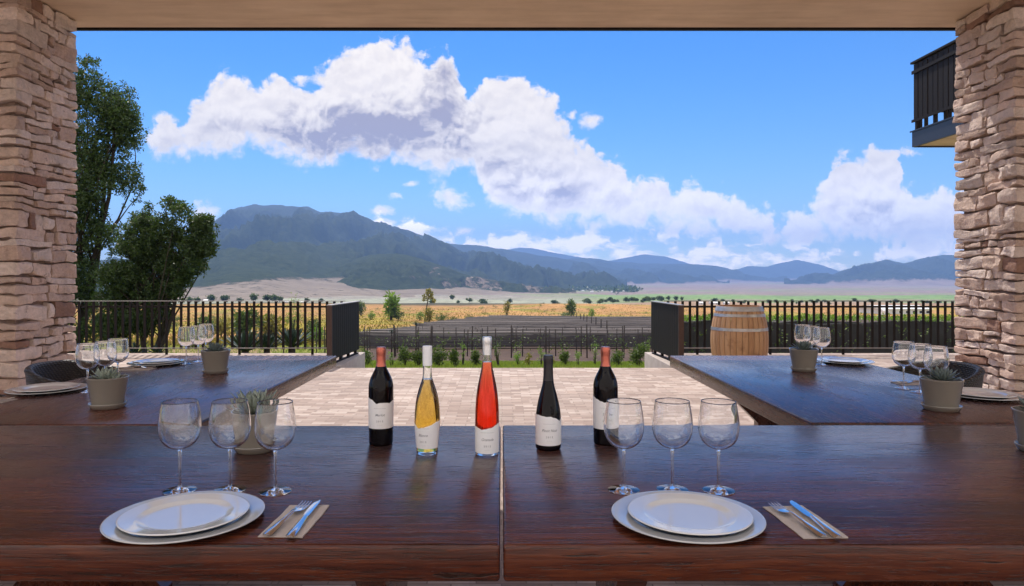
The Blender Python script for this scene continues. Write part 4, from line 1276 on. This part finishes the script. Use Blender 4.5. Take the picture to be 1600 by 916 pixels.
def tree(name, base, lobes, n, leaf, mat, label, cat='tree', group=None, per=7, trunks=2, tr=.12, seed=0, aspect=.34, branches=18, inner=.45, spread=None):
    rng = np.random.default_rng(seed); rnd = random.Random(seed)
    root = empty(name, base); tag(root, label, cat, group)
    b = Vector(base)
    L = [(l[0]-b.x, l[1]-b.y, l[2]-b.z, *l[3:]) for l in lobes]
    pts = lobe_points(L, n, rng, inner)
    me = leaves_mesh('crown', pts, leaf, rng, per, spread if spread is not None else leaf*.5, aspect)
    link('crown', me, mat, root)
    mb = MB(); forks = []
    for k in range(trunks):
        l = L[k % len(L)]; tip = Vector(l[:3]) + Vector((0,0,l[5]*.5)); ft = Vector((rnd.uniform(-.1,.1)*k, rnd.uniform(-.1,.1)*k, 0))
        limb(mb, ft - Vector((0,0,.1)), tip, tr, tr*.25, rnd, .06); forks.append((ft, tip))
    for k in range(branches):
        f, t_ = forks[k % len(forks)]; p = np.array(pts[rng.integers(len(pts))])
        limb(mb, f.lerp(t_, rnd.uniform(.25,.85)), Vector(p), tr*.32, tr*.06, rnd, .12, 4)
    mb.build('trunk', M['bark'], root)
    return root
def px_lobes(lst, Y, depth=.8):
    k = Y/F
    return [((px-CX)*k, Y + dy*k, H-(py-CY)*k, rx*k, max(rx,ry)*k*depth, ry*k) for px, py, rx, ry, dy in lst]

TALL = [(118,150,48,58,0),(160,160,44,52,10),(188,190,32,42,-5),(178,245,42,40,0),(120,240,60,70,20),(150,300,48,50,-10),(110,330,60,60,0),(160,372,36,34,0),(204,205,24,34,0),(206,290,20,26,0),(150,190,60,60,0),(118,420,52,60,-15),(128,500,44,58,0),(60,200,60,110,0),(50,380,60,120,0),(138,112,24,26,0)]
tree('evergreen_tree', (at(110, 470, 18.5).x, 18.5, gz(-11.7, 18.5)), px_lobes(TALL, 18.5), 14000, .078, M['dark_leaf'], 'tall dark evergreen tree rising beside the left pillar', group='two dark trees behind the left fence', per=8, trunks=3, tr=.10, seed=2, branches=46, inner=.3, aspect=.42)
LOW = [(262,348,44,40,0),(300,372,36,36,8),(224,372,40,40,-8),(285,412,38,38,0),(240,425,50,46,10),(195,432,40,52,-6),(222,482,46,44,0),(178,490,30,46,0),(262,455,26,20,0),(318,352,18,20,0),(326,386,15,16,0)]
tree('spreading_tree', (at(232, 470, 16.5).x, 16.5, gz(-8.5, 16.5)), px_lobes(LOW, 16.5), 8500, .076, M['dark_leaf'], 'lower spreading dark tree behind the left fence, right of the taller one', group='two dark trees behind the left fence', per=8, trunks=3, tr=.075, seed=5, branches=44, inner=.3, aspect=.42)

def shrub(name, px, py_base, py_top, wpx, mat, label, cat='shrub', group=None, seed=0, n=130, leaf=None, per=6, Y=None, up=.4, aspect=.3, stem=True):
    """a shrub standing on the ground where the photograph shows its foot"""
    if Y is None:
        lo_, hi_ = 11.5, 3000.0
        for _ in range(60):
            mid = (lo_*hi_)**.5; zz = float(np.interp(mid, PX_, PZ_)); yy_ = CY + F*(H-zz)/mid
            if yy_ > py_base: lo_ = mid
            else: hi_ = mid
        Y = (lo_*hi_)**.5
    k = Y/F; x = (px-CX)*k; z = gz(x, Y); big_ = 1.28 if name in ('rounded_shrub','yellow_shrub','sapling') else 1.12; hgt = max((py_base-py_top)*k, .12)*big_; wd = wpx*k*(big_+.06)
    rng = np.random.default_rng(seed+100); rnd = random.Random(seed)
    root = empty(name, (x, Y, z-.02)); tag(root, label, cat, group)
    lobes = [(rnd.uniform(-.22,.22)*wd, rnd.uniform(-.2,.2)*wd, hgt*rnd.uniform(.35,.72), wd*rnd.uniform(.26,.40), wd*.33, hgt*rnd.uniform(.24,.36)) for _ in range(4)] + [(0,0,hgt*.42,wd*.40,wd*.4,hgt*.42)]
    pts = lobe_points(lobes, n, rng, .25)
    pts = [p for p in pts if p[2] > -.02*hgt]
    me = leaves_mesh('foliage', pts, leaf or hgt*.16, rng, per, (leaf or hgt*.16)*.6, aspect, up)
    link('foliage', me, mat, root)
    if stem:
        mb = MB()
        for q in range(5): limb(mb, (rnd.uniform(-.04,.04)*wd, 0, -.05), lobes[q][:3], hgt*.022, hgt*.008, rnd, .1, 4)
        mb.build('stem', M['bark'], root)
    return root
def near_shrubs(lst, group):
    for i, (nm, px, pb, pt, wd, mat, lb, kw) in enumerate(lst):
        shrub(nm, px, pb, pt, wd, M[mat], lb, group=group, seed=i*7+len(group), **kw)
B = 'mid_leaf'; BR = 'bright_leaf'; YE = 'yellow_leaf'; DK = 'dark_leaf'
near_shrubs([
 ('rounded_shrub',574,572,551,19,B,'rounded green shrub beside the left stair kerb',{}),
 ('rounded_shrub',633,573,549,24,B,'wide green shrub between the copper capped and the white wine bottle',{}),
 ('rounded_shrub',655,573,551,18,B,'green shrub directly left of the white capsule',{}),
 ('rounded_shrub',687,573,547,24,B,'tall rounded green shrub just right of the white capsule',{}),
 ('rounded_shrub',712,573,552,14,B,'narrow green shrub between the white and the rosé bottle',{}),
 ('rounded_shrub',743,572,551,14,B,'narrow green shrub left of the rosé bottle neck',{}),
 ('rounded_shrub',884,572,553,13,B,'small green shrub right of the black capsule',{}),
 ('rounded_shrub',967,573,553,20,B,'low green shrub right of the right copper capsule',{}),
 ('rounded_shrub',997,573,546,25,B,'tall green shrub beside the right stair kerb',{}),
 ('yellow_shrub',827,572,556,12,YE,'small yellow shrub between the rosé and the black bottle',{'n':60}),
 ('yellow_shrub',862,571,556,13,YE,'yellow shrub right behind the black capsule',{'n':60}),
 ('sapling',723,572,535,8,BR,'slender sapling between white and rosé bottles',{'n':36,'leaf':.06}),
 ('sapling',779,572,534,11,B,'taller sapling at the right of the rosé neck',{'n':40,'leaf':.06}),
 ('sapling',810,572,552,10,BR,'leafy bright sapling right of the rosé bottle',{'n':50,'leaf':.07}),
 ('sapling',846,572,545,10,BR,'bright sapling left of the black capsule',{'n':36,'leaf':.06}),
 ('sapling',903,572,553,9,BR,'short bright sapling before the front vine row, left of the right copper capsule',{'n':36,'leaf':.06}),
 ('sapling',930,572,541,9,BR,'thin sapling immediately left of the right copper capsule',{'n':30,'leaf':.06}),
 ('sapling',1012,573,535,9,BR,'sapling at the foot of the right railing panel',{'n':40,'leaf':.06}),
 ('sapling',612,573,553,9,BR,'small sapling right of the left copper capsule',{'n':32,'leaf':.06}),
], 'shrubs along the lawn below the opening')
near_shrubs([
 ('shrub',383,536,488,38,'mid_leaf','dark bushy shrub with yellowish tips behind the agaves, left',{'n':150}),
 ('shrub',424,530,490,36,'yellow_leaf','olive yellow shrub behind the agaves, middle',{'n':150}),
 ('small_tree',462,530,464,26,'bright_leaf','bright green young tree behind the agave nearest the left panel',{'n':260,'leaf':.16}),
 ('shrub',486,532,500,22,'mid_leaf','slender green shrub by the left panel',{'n':90}),
 ('shrub',495,538,512,26,'bright_leaf','bright green leafy plant close to the left panel',{'n':110}),
 ('shrub',345,528,498,32,'yellow_leaf','yellow flowering shrub behind the far left glasses',{'n':120}),
 ('shrub',318,534,496,28,'mid_leaf','green shrub right of the spreading tree',{'n':120}),
 ('shrub',300,545,518,36,'bright_leaf','low bright green bush under the spreading tree',{'n':120}),
 ('shrub',372,515,497,28,'yellow_leaf','far yellow shrub seen above the agaves',{'n':90}),
], 'garden shrubs behind the left fence')
near_shrubs([
 ('small_tree',611,503,463,20,'bright_leaf','bright green upright tree in the dry field, left',{'n':150}),
 ('dark_bush',622,503,486,22,'dark_leaf','dark dead looking bush at the foot of the upright tree',{'n':90}),
 ('small_tree',564,494,472,14,'mid_leaf','green tree just right of the left railing panel',{'n':80}),
 ('shrub',580,502,488,11,'bright_leaf','light green shrub in the dry field near the left panel',{'n':60}),
 ('small_tree',671,508,484,15,'yellow_leaf','olive young tree next to the agave flower stalk',{'n':70}),
 ('shrub',656,503,489,12,'bright_leaf','light green shrub left of the agave flower stalk',{'n':60}),
 ('shrub',690,507,492,24,'mid_leaf','spreading shrub right of the agave flower stalk',{'n':90}),
 ('shrub',708,508,495,20,'dark_leaf','dark low shrub above the vineyard edge',{'n':70}),
 ('shrub',736,504,494,22,'mid_leaf','flat green shrub in the dry field centre',{'n':70}),
 ('shrub',755,503,496,18,'dark_leaf','dark clump at the vineyard edge left of the rosé capsule',{'n':60}),
 ('shrub',752,482,477,8,'bright_leaf','small bright shrub far out in the dry field',{'n':40}),
 ('small_tree',792,496,472,10,'yellow_leaf','thin olive tree standing in the dry field right of the rosé capsule',{'n':40}),
 ('small_tree',893,498,470,14,'mid_leaf','dark green tree at the far vineyard edge',{'n':80}),
 ('shrub',884,500,486,22,'mid_leaf','low bush at the foot of the dark green tree',{'n':80}),
 ('small_tree',925,497,481,8,'bright_leaf','small bright tree near the far vineyard edge',{'n':50}),
 ('shrub',866,500,494,16,'bright_leaf','bright low bush at the far vineyard edge',{'n':60}),
 ('shrub',968,500,494,18,'bright_leaf','bright low bush left of the right railing panel',{'n':60}),
 ('shrub',1000,500,493,20,'mid_leaf','green low bush beside the right railing panel top',{'n':60}),
], 'trees and shrubs in the dry field')

rs = random.Random(41)
for i in range(26):
    px = rs.uniform(566, 1015); pb = rs.uniform(480, 494)
    shrub('field_scrub', px, pb, pb-rs.uniform(3,6.5), rs.uniform(7,16), M[rs.choice(['mid_leaf','yellow_leaf','dark_leaf'])], 'low scrub dotted over the dry field beyond the vineyard', group='scrub of the dry field', seed=200+i, n=34, stem=False)
for i in range(14):
    px = rs.uniform(268, 500); pb = rs.uniform(500, 522)
    shrub('garden_scrub', px, pb, pb-rs.uniform(7,14), rs.uniform(14,26), M[rs.choice(['mid_leaf','yellow_leaf','bright_leaf'])], 'low scrub in the garden seen through the left fence', group='scrub of the left garden', seed=300+i, n=60, stem=False)
# agaves
def agave(px, pb, hpx, label, seed, n=46):
    Y = 14.2 + seed*.4; k = Y/F; x = (px-CX)*k; z = gz(x, Y); rnd = random.Random(seed)
    zb = H-(pb-CY)*k; hgt = hpx*k
    root = empty('agave', (x, Y, z)); tag(root, label, 'agave', 'agaves behind the left fence')
    mb = MB(); rosette(mb, (0,0,max(zb-z,0)), n, hgt*1.05, hgt*.17, hgt*.05, rnd, .25, 1.45, .12, .06); mb.build('leaves', M['agave_leaf'], root)
    if zb-z > .05:
        mb = MB(); mb.tube([(0,0,-.05),(0,0,zb-z+.05)], [hgt*.16,hgt*.12], 10); mb.build('stem', M['bark'], root)
agave(383, 548, 46, 'dark agave, leftmost of the three large ones behind the left fence', 1)
agave(417, 545, 38, 'dark agave, middle of the three large ones behind the left fence', 2)
agave(456, 541, 44, 'dark agave, rightmost of the three large ones behind the left fence', 3)
agave(212, 553, 30, 'low agave in the shade under the dark trees', 4, 30)
agave(246, 553, 24, 'small agave in the shade under the spreading tree', 5, 26)
agave(622-10, 520, 8, 'far small agave at the left edge of the vineyard', 60, 24)
agave(650, 508, 8, 'far small agave below the agave flower stalk', 92, 24)
# agave flower stalk
Y = 150.; k = Y/F; x = (663-CX)*k; z = gz(x, Y)
root = empty('agave_flower_stalk', (x, Y, z)); tag(root, 'tall leaning agave flower stalk in the dry field', 'flower stalk')
hgt = 50*k; ln = 8*k; mb = MB(); mb.tube([(0,0,-.3),(ln*.5,0,hgt*.5),(ln,0,hgt)], [.16,.12,.05], 8)
rnd = random.Random(4); pads = []
for q in range(11):
    t = .62+.36*q/10; a = q*2.4; L = (1-t)*hgt*.42+.25; b = Vector((ln*t,0,hgt*t)); e = b+Vector((math.cos(a)*L,math.sin(a)*L,.25*L)); mb.tube([b, e], [.05,.03], 5); pads += [tuple(e)]*6
mb.build('stalk', M['bark'], root)
link('flowers', leaves_mesh('flowers', pads, .45, np.random.default_rng(3), 7, .25, .5), M['yellow_leaf'], root)

# lawn blades, dry grass and the green verge
def tufts(name, n, region, h, mat, seed, wratio=.06):
    rng = np.random.default_rng(seed); vs = np.zeros((n*3,3)); k = 0
    for i in range(n):
        x, y = region(rng)
        z = gz(x, y)
        hh = h*rng.uniform(.5,1.3); a = rng.uniform(0, 6.28); w_ = hh*wratio*rng.uniform(.7,1.6); lx, ly = rng.normal(0,.35,2)*hh
        vs[k] = (x-math.cos(a)*w_, y-math.sin(a)*w_, z-.02); vs[k+1] = (x+math.cos(a)*w_, y+math.sin(a)*w_, z-.02); vs[k+2] = (x+lx, y+ly, z+hh); k += 3
    me = bpy.data.meshes.new(name); me.from_pydata(vs.tolist(), [], [(3*i,3*i+1,3*i+2) for i in range(n)])
    t = rng.uniform(0,1,n); col = np.repeat(np.stack([t,t,t,np.ones(n)],1), 3, axis=0)
    ca = me.color_attributes.new('tint', 'FLOAT_COLOR', 'CORNER'); ca.data.foreach_set('color', col.ravel())
    o = link(name, me, M[mat]); o['kind'] = 'stuff'; o['label'] = {'lawn_grass':'short green lawn grass below the terrace','garden_grass':'tall green and yellow garden grass behind the left fence','dry_field_grass':'dry golden grass of the field beyond the vineyard'}.get(name, name)
    return o
tufts('lawn_grass', 40000, lambda r: (r.uniform(-5.5,6.5), r.uniform(16.5,29)), .085, 'lawn_blade', 1, .10)
def gar(r):
    y = 13.5*math.exp(r.uniform(0, 1.5)); return (-r.uniform(.2,.75)*y, y)
tufts('garden_grass', 24000, gar, .26, 'lawn_blade', 2, .06)
def dryr(r):
    while True:
        y = 60*math.exp(r.uniform(0, 1.9)); x = r.uniform(-.6,.6)*y
        if not (x > vine_left(y)-2 and y < 186): return (x, y)
tufts('dry_field_grass', 22000, dryr, .34, 'dry_grass', 3, .35)

# ------------------------------------------------------------------ vineyard under dark nets
def net_strip(x0, x1, y, hgt, seed, wd=.75, step=1.6):
    n = max(8, int((x1-x0)/step)); vs = []; fs = []
    sec = [(-wd,.16),(-wd*.55,.62),(-.12,1.0),(.12,1.0),(wd*.55,.62),(wd,.16)]
    for i in range(n+1):
        x = x0+(x1-x0)*i/n; z = gz(x, y)
        sag = 1-.08*abs(math.sin(x*.52+seed))+.05*noise.noise(Vector((x*.35, seed*3.1, 0)))
        for dy, dz in sec:
            vs.append((x, y+dy*(1+.22*noise.noise(Vector((x*.6, seed, dz)))), z+dz*hgt*sag + .05*noise.noise(Vector((x*1.3, seed*2, dz*4)))))
    m_ = len(sec)
    for i in range(n):
        for j in range(m_-1): q = i*m_+j; fs.append((q, q+m_, q+m_+1, q+1))
    mb = MB(); mb.add(vs, fs, True); return mb
yv = 56.0; row_i = 0; rnd = random.Random(12)
while yv < 166:
    x0 = vine_left(yv)+rnd.uniform(-.4,.4); x1 = (1230-CX)/F*yv+8
    root = empty('vine_row', (x0, yv, gz(x0, yv))); tag(root, 'vine row under dark netting in the terraced vineyard', 'vine row', 'netted vine rows of the vineyard')
    hgt = 1.25 + rnd.uniform(-.12,.12)
    o = net_strip(x0, x1, yv, hgt, row_i*1.7, .62).build('net', M['net'], root); o.location = -root.location
    n_ = 40; mb = MB(); mb.tube([(x0+(x1-x0)*i/n_, yv, gz(x0+(x1-x0)*i/n_, yv)+hgt*1.01) for i in range(n_+1)], .022+.00022*yv, 4)
    o = mb.build('cable', M['net_cable'], root); o.location = -root.location
    if row_i < 10:
        k = 0; xx = x0
        while xx < x1 and k < 26:
            mb = MB(); zz = gz(xx, yv); mb.tube([(xx, yv, zz-.2),(xx+rnd.uniform(-.04,.04), yv, zz+hgt+rnd.uniform(.05,.30))], .034, 6)
            o = mb.build('post', M['post_wood'], root); o.location = -root.location
            xx += 5.2; k += 1
    yv += 3.0*(1+(yv-50)/260); row_i += 1
# open front rows: posts, wires and bare vines
for r_, yv in enumerate((38.0, 43.0, 48.5, 52.5)):
    x0 = -11.0-yv*.03; x1 = (1050-CX)/F*yv
    root = empty('vine_trellis', (x0, yv, gz(x0, yv))); tag(root, ['bare wire trellis with wooden posts, nearest to the lawn','bare wire trellis with wooden posts, second from the lawn','bare wire trellis with wooden posts, third from the lawn','bare wire trellis in front of the dark nets'][r_], 'trellis', 'bare trellises in front of the nets')
    xx = x0 + rnd.uniform(0,1); k = 0
    while xx < x1 and k < 30:
        zz = gz(xx, yv); mb = MB(); mb.tube([(xx, yv, zz-.2),(xx+rnd.uniform(-.05,.05), yv, zz+1.75+rnd.uniform(-.1,.15))], .038, 6)
        o = mb.build('post', M['post_wood'], root); o.location = -root.location; xx += rnd.uniform(1.5,2.6); k += 1
    for hz_ in (.55,.95,1.35):
        n = 30; mb = MB(); mb.tube([(x0+(x1-x0)*i/n, yv, gz(x0+(x1-x0)*i/n, yv)+hz_) for i in range(n+1)], .012, 4)
        o = mb.build('wire', M['dark_metal'], root); o.location = -root.location
    pts = []; rg = np.random.default_rng(r_)
    for q in range(60):
        xx = rg.uniform(x0, x1); pts += [(xx-x0, rg.normal(0,.12), .25+rg.uniform(0,.9)) for _ in range(1)]
    link('shoots', leaves_mesh('shoots', pts, .16, rg, 5, .15, .35, .3), M['mid_leaf'], root)['kind'] = 'stuff'
# end posts that march away through the nets
for i, (px, pt, pb) in enumerate([(891,504,514),(896,505,516),(901,506,518),(907,507,521),(912,509,524),(917,510,526),(924,511,529),(931,513,532),(939,515,537),(948,517,541)]):
    Y = 1.9*F/(pb-pt)*.92; k = Y/F; x = (px-CX)*k; z = gz(x, Y)
    o = MB().tube([(0,0,-.3),(0.02,0,2.35)], .075, 8).build('trellis_post', M['post_wood']); o.location = (x, Y, z)
    tag(o, 'tall dark post in the line that runs up through the nets right of the centre', 'post', 'posts in the line through the nets')
# leafy row close to the right fence
for q, (Y, xa, xb, h_, mt) in enumerate([(22.5, 5.6, 20., 1.30, 'net'), (26.0, 6.4, 23., 1.35, 'net')]):
    root = empty('leafy_vine_row', (xa, Y, gz(xa, Y))); tag(root, ['near vine row in dark netting with bright shoots on top, behind the right fence','second netted vine row with bright shoots, behind the near one at the right fence'][q], 'vine row', 'netted vine rows behind the right fence')
    zt = H-(500-CY)/F*Y; zb = gz(12, Y)
    hgt = zt-zb
    o = net_strip(xa, xb, Y, hgt, 40+q, .5, .5).build('net', M['net_dark'], root); o.location = -root.location
    rg = np.random.default_rng(50+q); pts = []
    for _ in range(1150):
        xx = rg.uniform(xa, xb); dz = abs(rg.normal(0,.065))*(1+.8*noise.noise(Vector((xx*1.1,q,0))))
        pts.append((xx-xa, rg.normal(0,.22), gz(xx, Y)-gz(xa, Y)+hgt*1.0+dz))
    link('shoots', leaves_mesh('shoots', pts, .075, rg, 5, .03, .5, .7), M['bright_leaf'], root)['kind'] = 'stuff'
    pts = [(rg.uniform(0, xb-xa), -.45-rg.uniform(0,.15), hgt*rg.uniform(.1,.9)) for _ in range(160)]
    link('leaves', leaves_mesh('leaves', pts, .09, rg, 5, .08, .5), M['mid_leaf'], root)['kind'] = 'stuff'

# ------------------------------------------------------------------ the far plain
def far_tree(seed, mat):
    rng = np.random.default_rng(seed)
    lobes = [(rng.uniform(-.25,.25), rng.uniform(-.2,.2), rng.uniform(.45,.75), rng.uniform(.22,.36), .3, rng.uniform(.2,.3)) for _ in range(4)]
    me = leaves_mesh('far_tree', lobe_points(lobes, 110, rng, .2), .20, rng, 4, .08, .55)
    return me
FT = [far_tree(300+i, 0) for i in range(5)]
for i, me in enumerate(FT): me.materials.append(M['dark_leaf' if i < 3 else 'mid_leaf'])
rnd = random.Random(77)
def put_far(px, py, hpx, wr, label, group, dist=None):
    me = FT[rnd.randrange(5)]
    lo_, hi_ = 20., 6000.
    for _ in range(50):
        mid = (lo_*hi_)**.5; yy_ = CY + F*(H-float(np.interp(mid, PX_, PZ_)))/mid
        if yy_ > py: lo_ = mid
        else: hi_ = mid
    Y = dist or (lo_*hi_)**.5; k = Y/F
    o = bpy.data.objects.new('far_tree', me); COL.objects.link(o)
    x = (px-CX)*k; o.location = (x, Y, gz(x, Y)-.05*hpx*k); o.scale = (hpx*k*wr, hpx*k*wr, hpx*k); o.rotation_euler.z = rnd.uniform(0, 6)
    tag(o, label, 'tree', group); return o
for i in range(46):
    px = rnd.uniform(655, 1020) if i < 30 else rnd.uniform(905, 1065)
    put_far(px, rnd.uniform(471.5, 474), rnd.uniform(4, 9), rnd.uniform(.9,1.6), 'small dark tree in the scattered line across the plain, beyond the vineyard', 'scattered trees on the plain')
for px, h_, w_ in [(330,12,1.0),(308,9,1.2),(352,11,1.3),(395,12,1.1),(416,10,1.5),(430,11,1.4),(438,8,1.2),(480,7,1.2),(375,7,1.4),(295,10,1.3),(502,6,1.3)]:
    put_far(px, 475.5, h_*1.15, w_, 'distant tree in the loose row seen above the left fence', 'distant trees above the left fence')
for i in range(34):
    put_far(rnd.uniform(1080, 1480), rnd.uniform(473, 476), rnd.uniform(3.5, 7), rnd.uniform(1.0,1.8), 'small distant tree seen just above the bars of the right fence', 'distant trees above the right fence')
# village trees and houses on the far slope
rg = np.random.default_rng(8); pts = []
def slope_pt(px, py, Y): k = Y/F; return ((px-CX)*k, Y, H-(py-CY)*k)
for i in range(520):
    t = rg.uniform(); px = 795+t*200 if i < 420 else rg.uniform(700, 800); py = 446 + (t-.5)*8 + rg.normal(0,1.8) if i < 420 else 448+rg.normal(0,3)
    Y = min(plain_y(max(py+4.5, 449)), 3700)*.98; k = Y/F; x = (px-CX)*k
    for q in range(3): pts.append((x+rg.normal(0,5), Y+rg.normal(0,8), gz(x, Y)+rg.uniform(2,9)))
o = link('village_trees', leaves_mesh('village_trees', pts, 9.0, rg, 5, 3.5, .6), M['dark_leaf']); o['kind'] = 'stuff'; o['label'] = 'dark trees scattered round the far village'
def house(name, px, py, wpx, hpx, label, group, roof='roof_tin', dep=1.0, Y=None, nwin=2):
    Y = Y or (min(plain_y(py+4.5), 3700)*.97 if name == 'village_house' else plain_y(py)*.985); k = Y/F; x = (px-CX)*k; w_ = wpx*k; h_ = hpx*k; d = w_*dep if w_ < 30 else 14
    root = empty(name, (x, Y, gz(x, Y)-.3)); tag(root, label, 'house', group)
    mb = MB(); mb.box(-w_/2, w_/2, 0, d, 0, h_*.68); mb.build('wall', M['house_white'], root)
    mb = MB(); e = w_*.04
    mb.add([(-w_/2-e,-e,h_*.682),(w_/2+e,-e,h_*.682),(w_/2+e,d+e,h_*.682),(-w_/2-e,d+e,h_*.682),(-w_/2-e,d/2,h_),(w_/2+e,d/2,h_)], [(0,1,5,4),(2,3,4,5),(0,4,3),(1,2,5),(3,2,1,0)])
    mb.build('roof', M[roof], root)
    for i in range(nwin):
        xx = -w_/2 + w_*(i+.5)/nwin; mb = MB(); mb.box(xx-w_*.07/ max(1,nwin/3), xx+w_*.07/max(1,nwin/3), -.05, .02, h_*.22, h_*.48); mb.build('window', M['window_dark'], root)
    return root
for i, (px, py) in enumerate([(808,447),(824,449),(843,447),(862,449.5),(876,451),(893,449),(911,450.5),(925,452),(941,450),(958,452.5),(975,451.5),(771,449),(742,452)]):
    house('village_house', px, py, rnd.uniform(3,5), rnd.uniform(1.8,2.6), 'tiny pale house among the trees of the far village', 'houses of the far village')
house('farm_shed', 1418, 487, 74, 14, 'long low white shed seen through the right fence near the pillar', 'farm buildings on the plain', Y=240, nwin=7)
house('farm_shed', 1384, 488, 9, 11, 'small white shed at the left end of the long shed', 'farm buildings on the plain', Y=232, nwin=1)
for px, w_ in ((1098,9),(1117,12),(1136,8)):
    house('farm_house', px, 476, w_, 5, {1098:'white farm house left of the oak barrel, above the fence bars',1117:'white farm house just left of the barrel rim, above the fence bars',1136:'white farm house hidden behind the barrel rim'}[px], 'farm buildings on the plain')
for i, (px, w_) in enumerate([(322,10),(450,14),(470,8)]):
    house('farm_house', px, 472, w_, 4, ['pale distant house between the trees above the left fence','pale distant house right of the tree row above the left fence','small pale distant house near the left railing panel'][i], 'farm buildings beyond the left fence')
# red and white mast
Y = 1900.; k = Y/F; x = (563-CX)*k; z = gz(x, Y); hh = H-(434-CY)*k-z
root = empty('radio_mast', (x, Y, z)); tag(root, 'thin red and white radio mast before the wooded foothill', 'mast')
for i in range(7):
    mb = MB(); z0 = hh*i/7; z1 = hh*(i+1)/7; r0 = 1.5-1.0*i/7
    for a in range(3):
        c, s_ = math.cos(a*2.094)*r0, math.sin(a*2.094)*r0; mb.tube([(c,s_,z0),(c*.9,s_*.9,z1)], .35, 5)
    mb.tube([(r0,0,z0),(-r0*.45,r0*.75,z1)], .22, 4); mb.tube([(-r0*.45,-r0*.75,z0),(r0*.9,0,z1)], .22, 4)
    mb.build('mast_section', M['mast_red' if i % 2 == 0 else 'mast_white'], root)

# ------------------------------------------------------------------ render settings
SC.view_settings.view_transform = 'Standard'; SC.view_settings.look = 'None'; SC.view_settings.gamma = 1; SC.view_settings.use_curve_mapping = False
SC.view_settings.exposure = .62
cy = SC.cycles
cy.use_denoising = True
cy.max_bounces = 16; cy.transmission_bounces = 14; cy.diffuse_bounces = 5; cy.glossy_bounces = 6; cy.volume_bounces = 0; cy.transparent_max_bounces = 12
cy.sample_clamp_indirect = 6; cy.caustics_reflective = False; cy.caustics_refractive = True
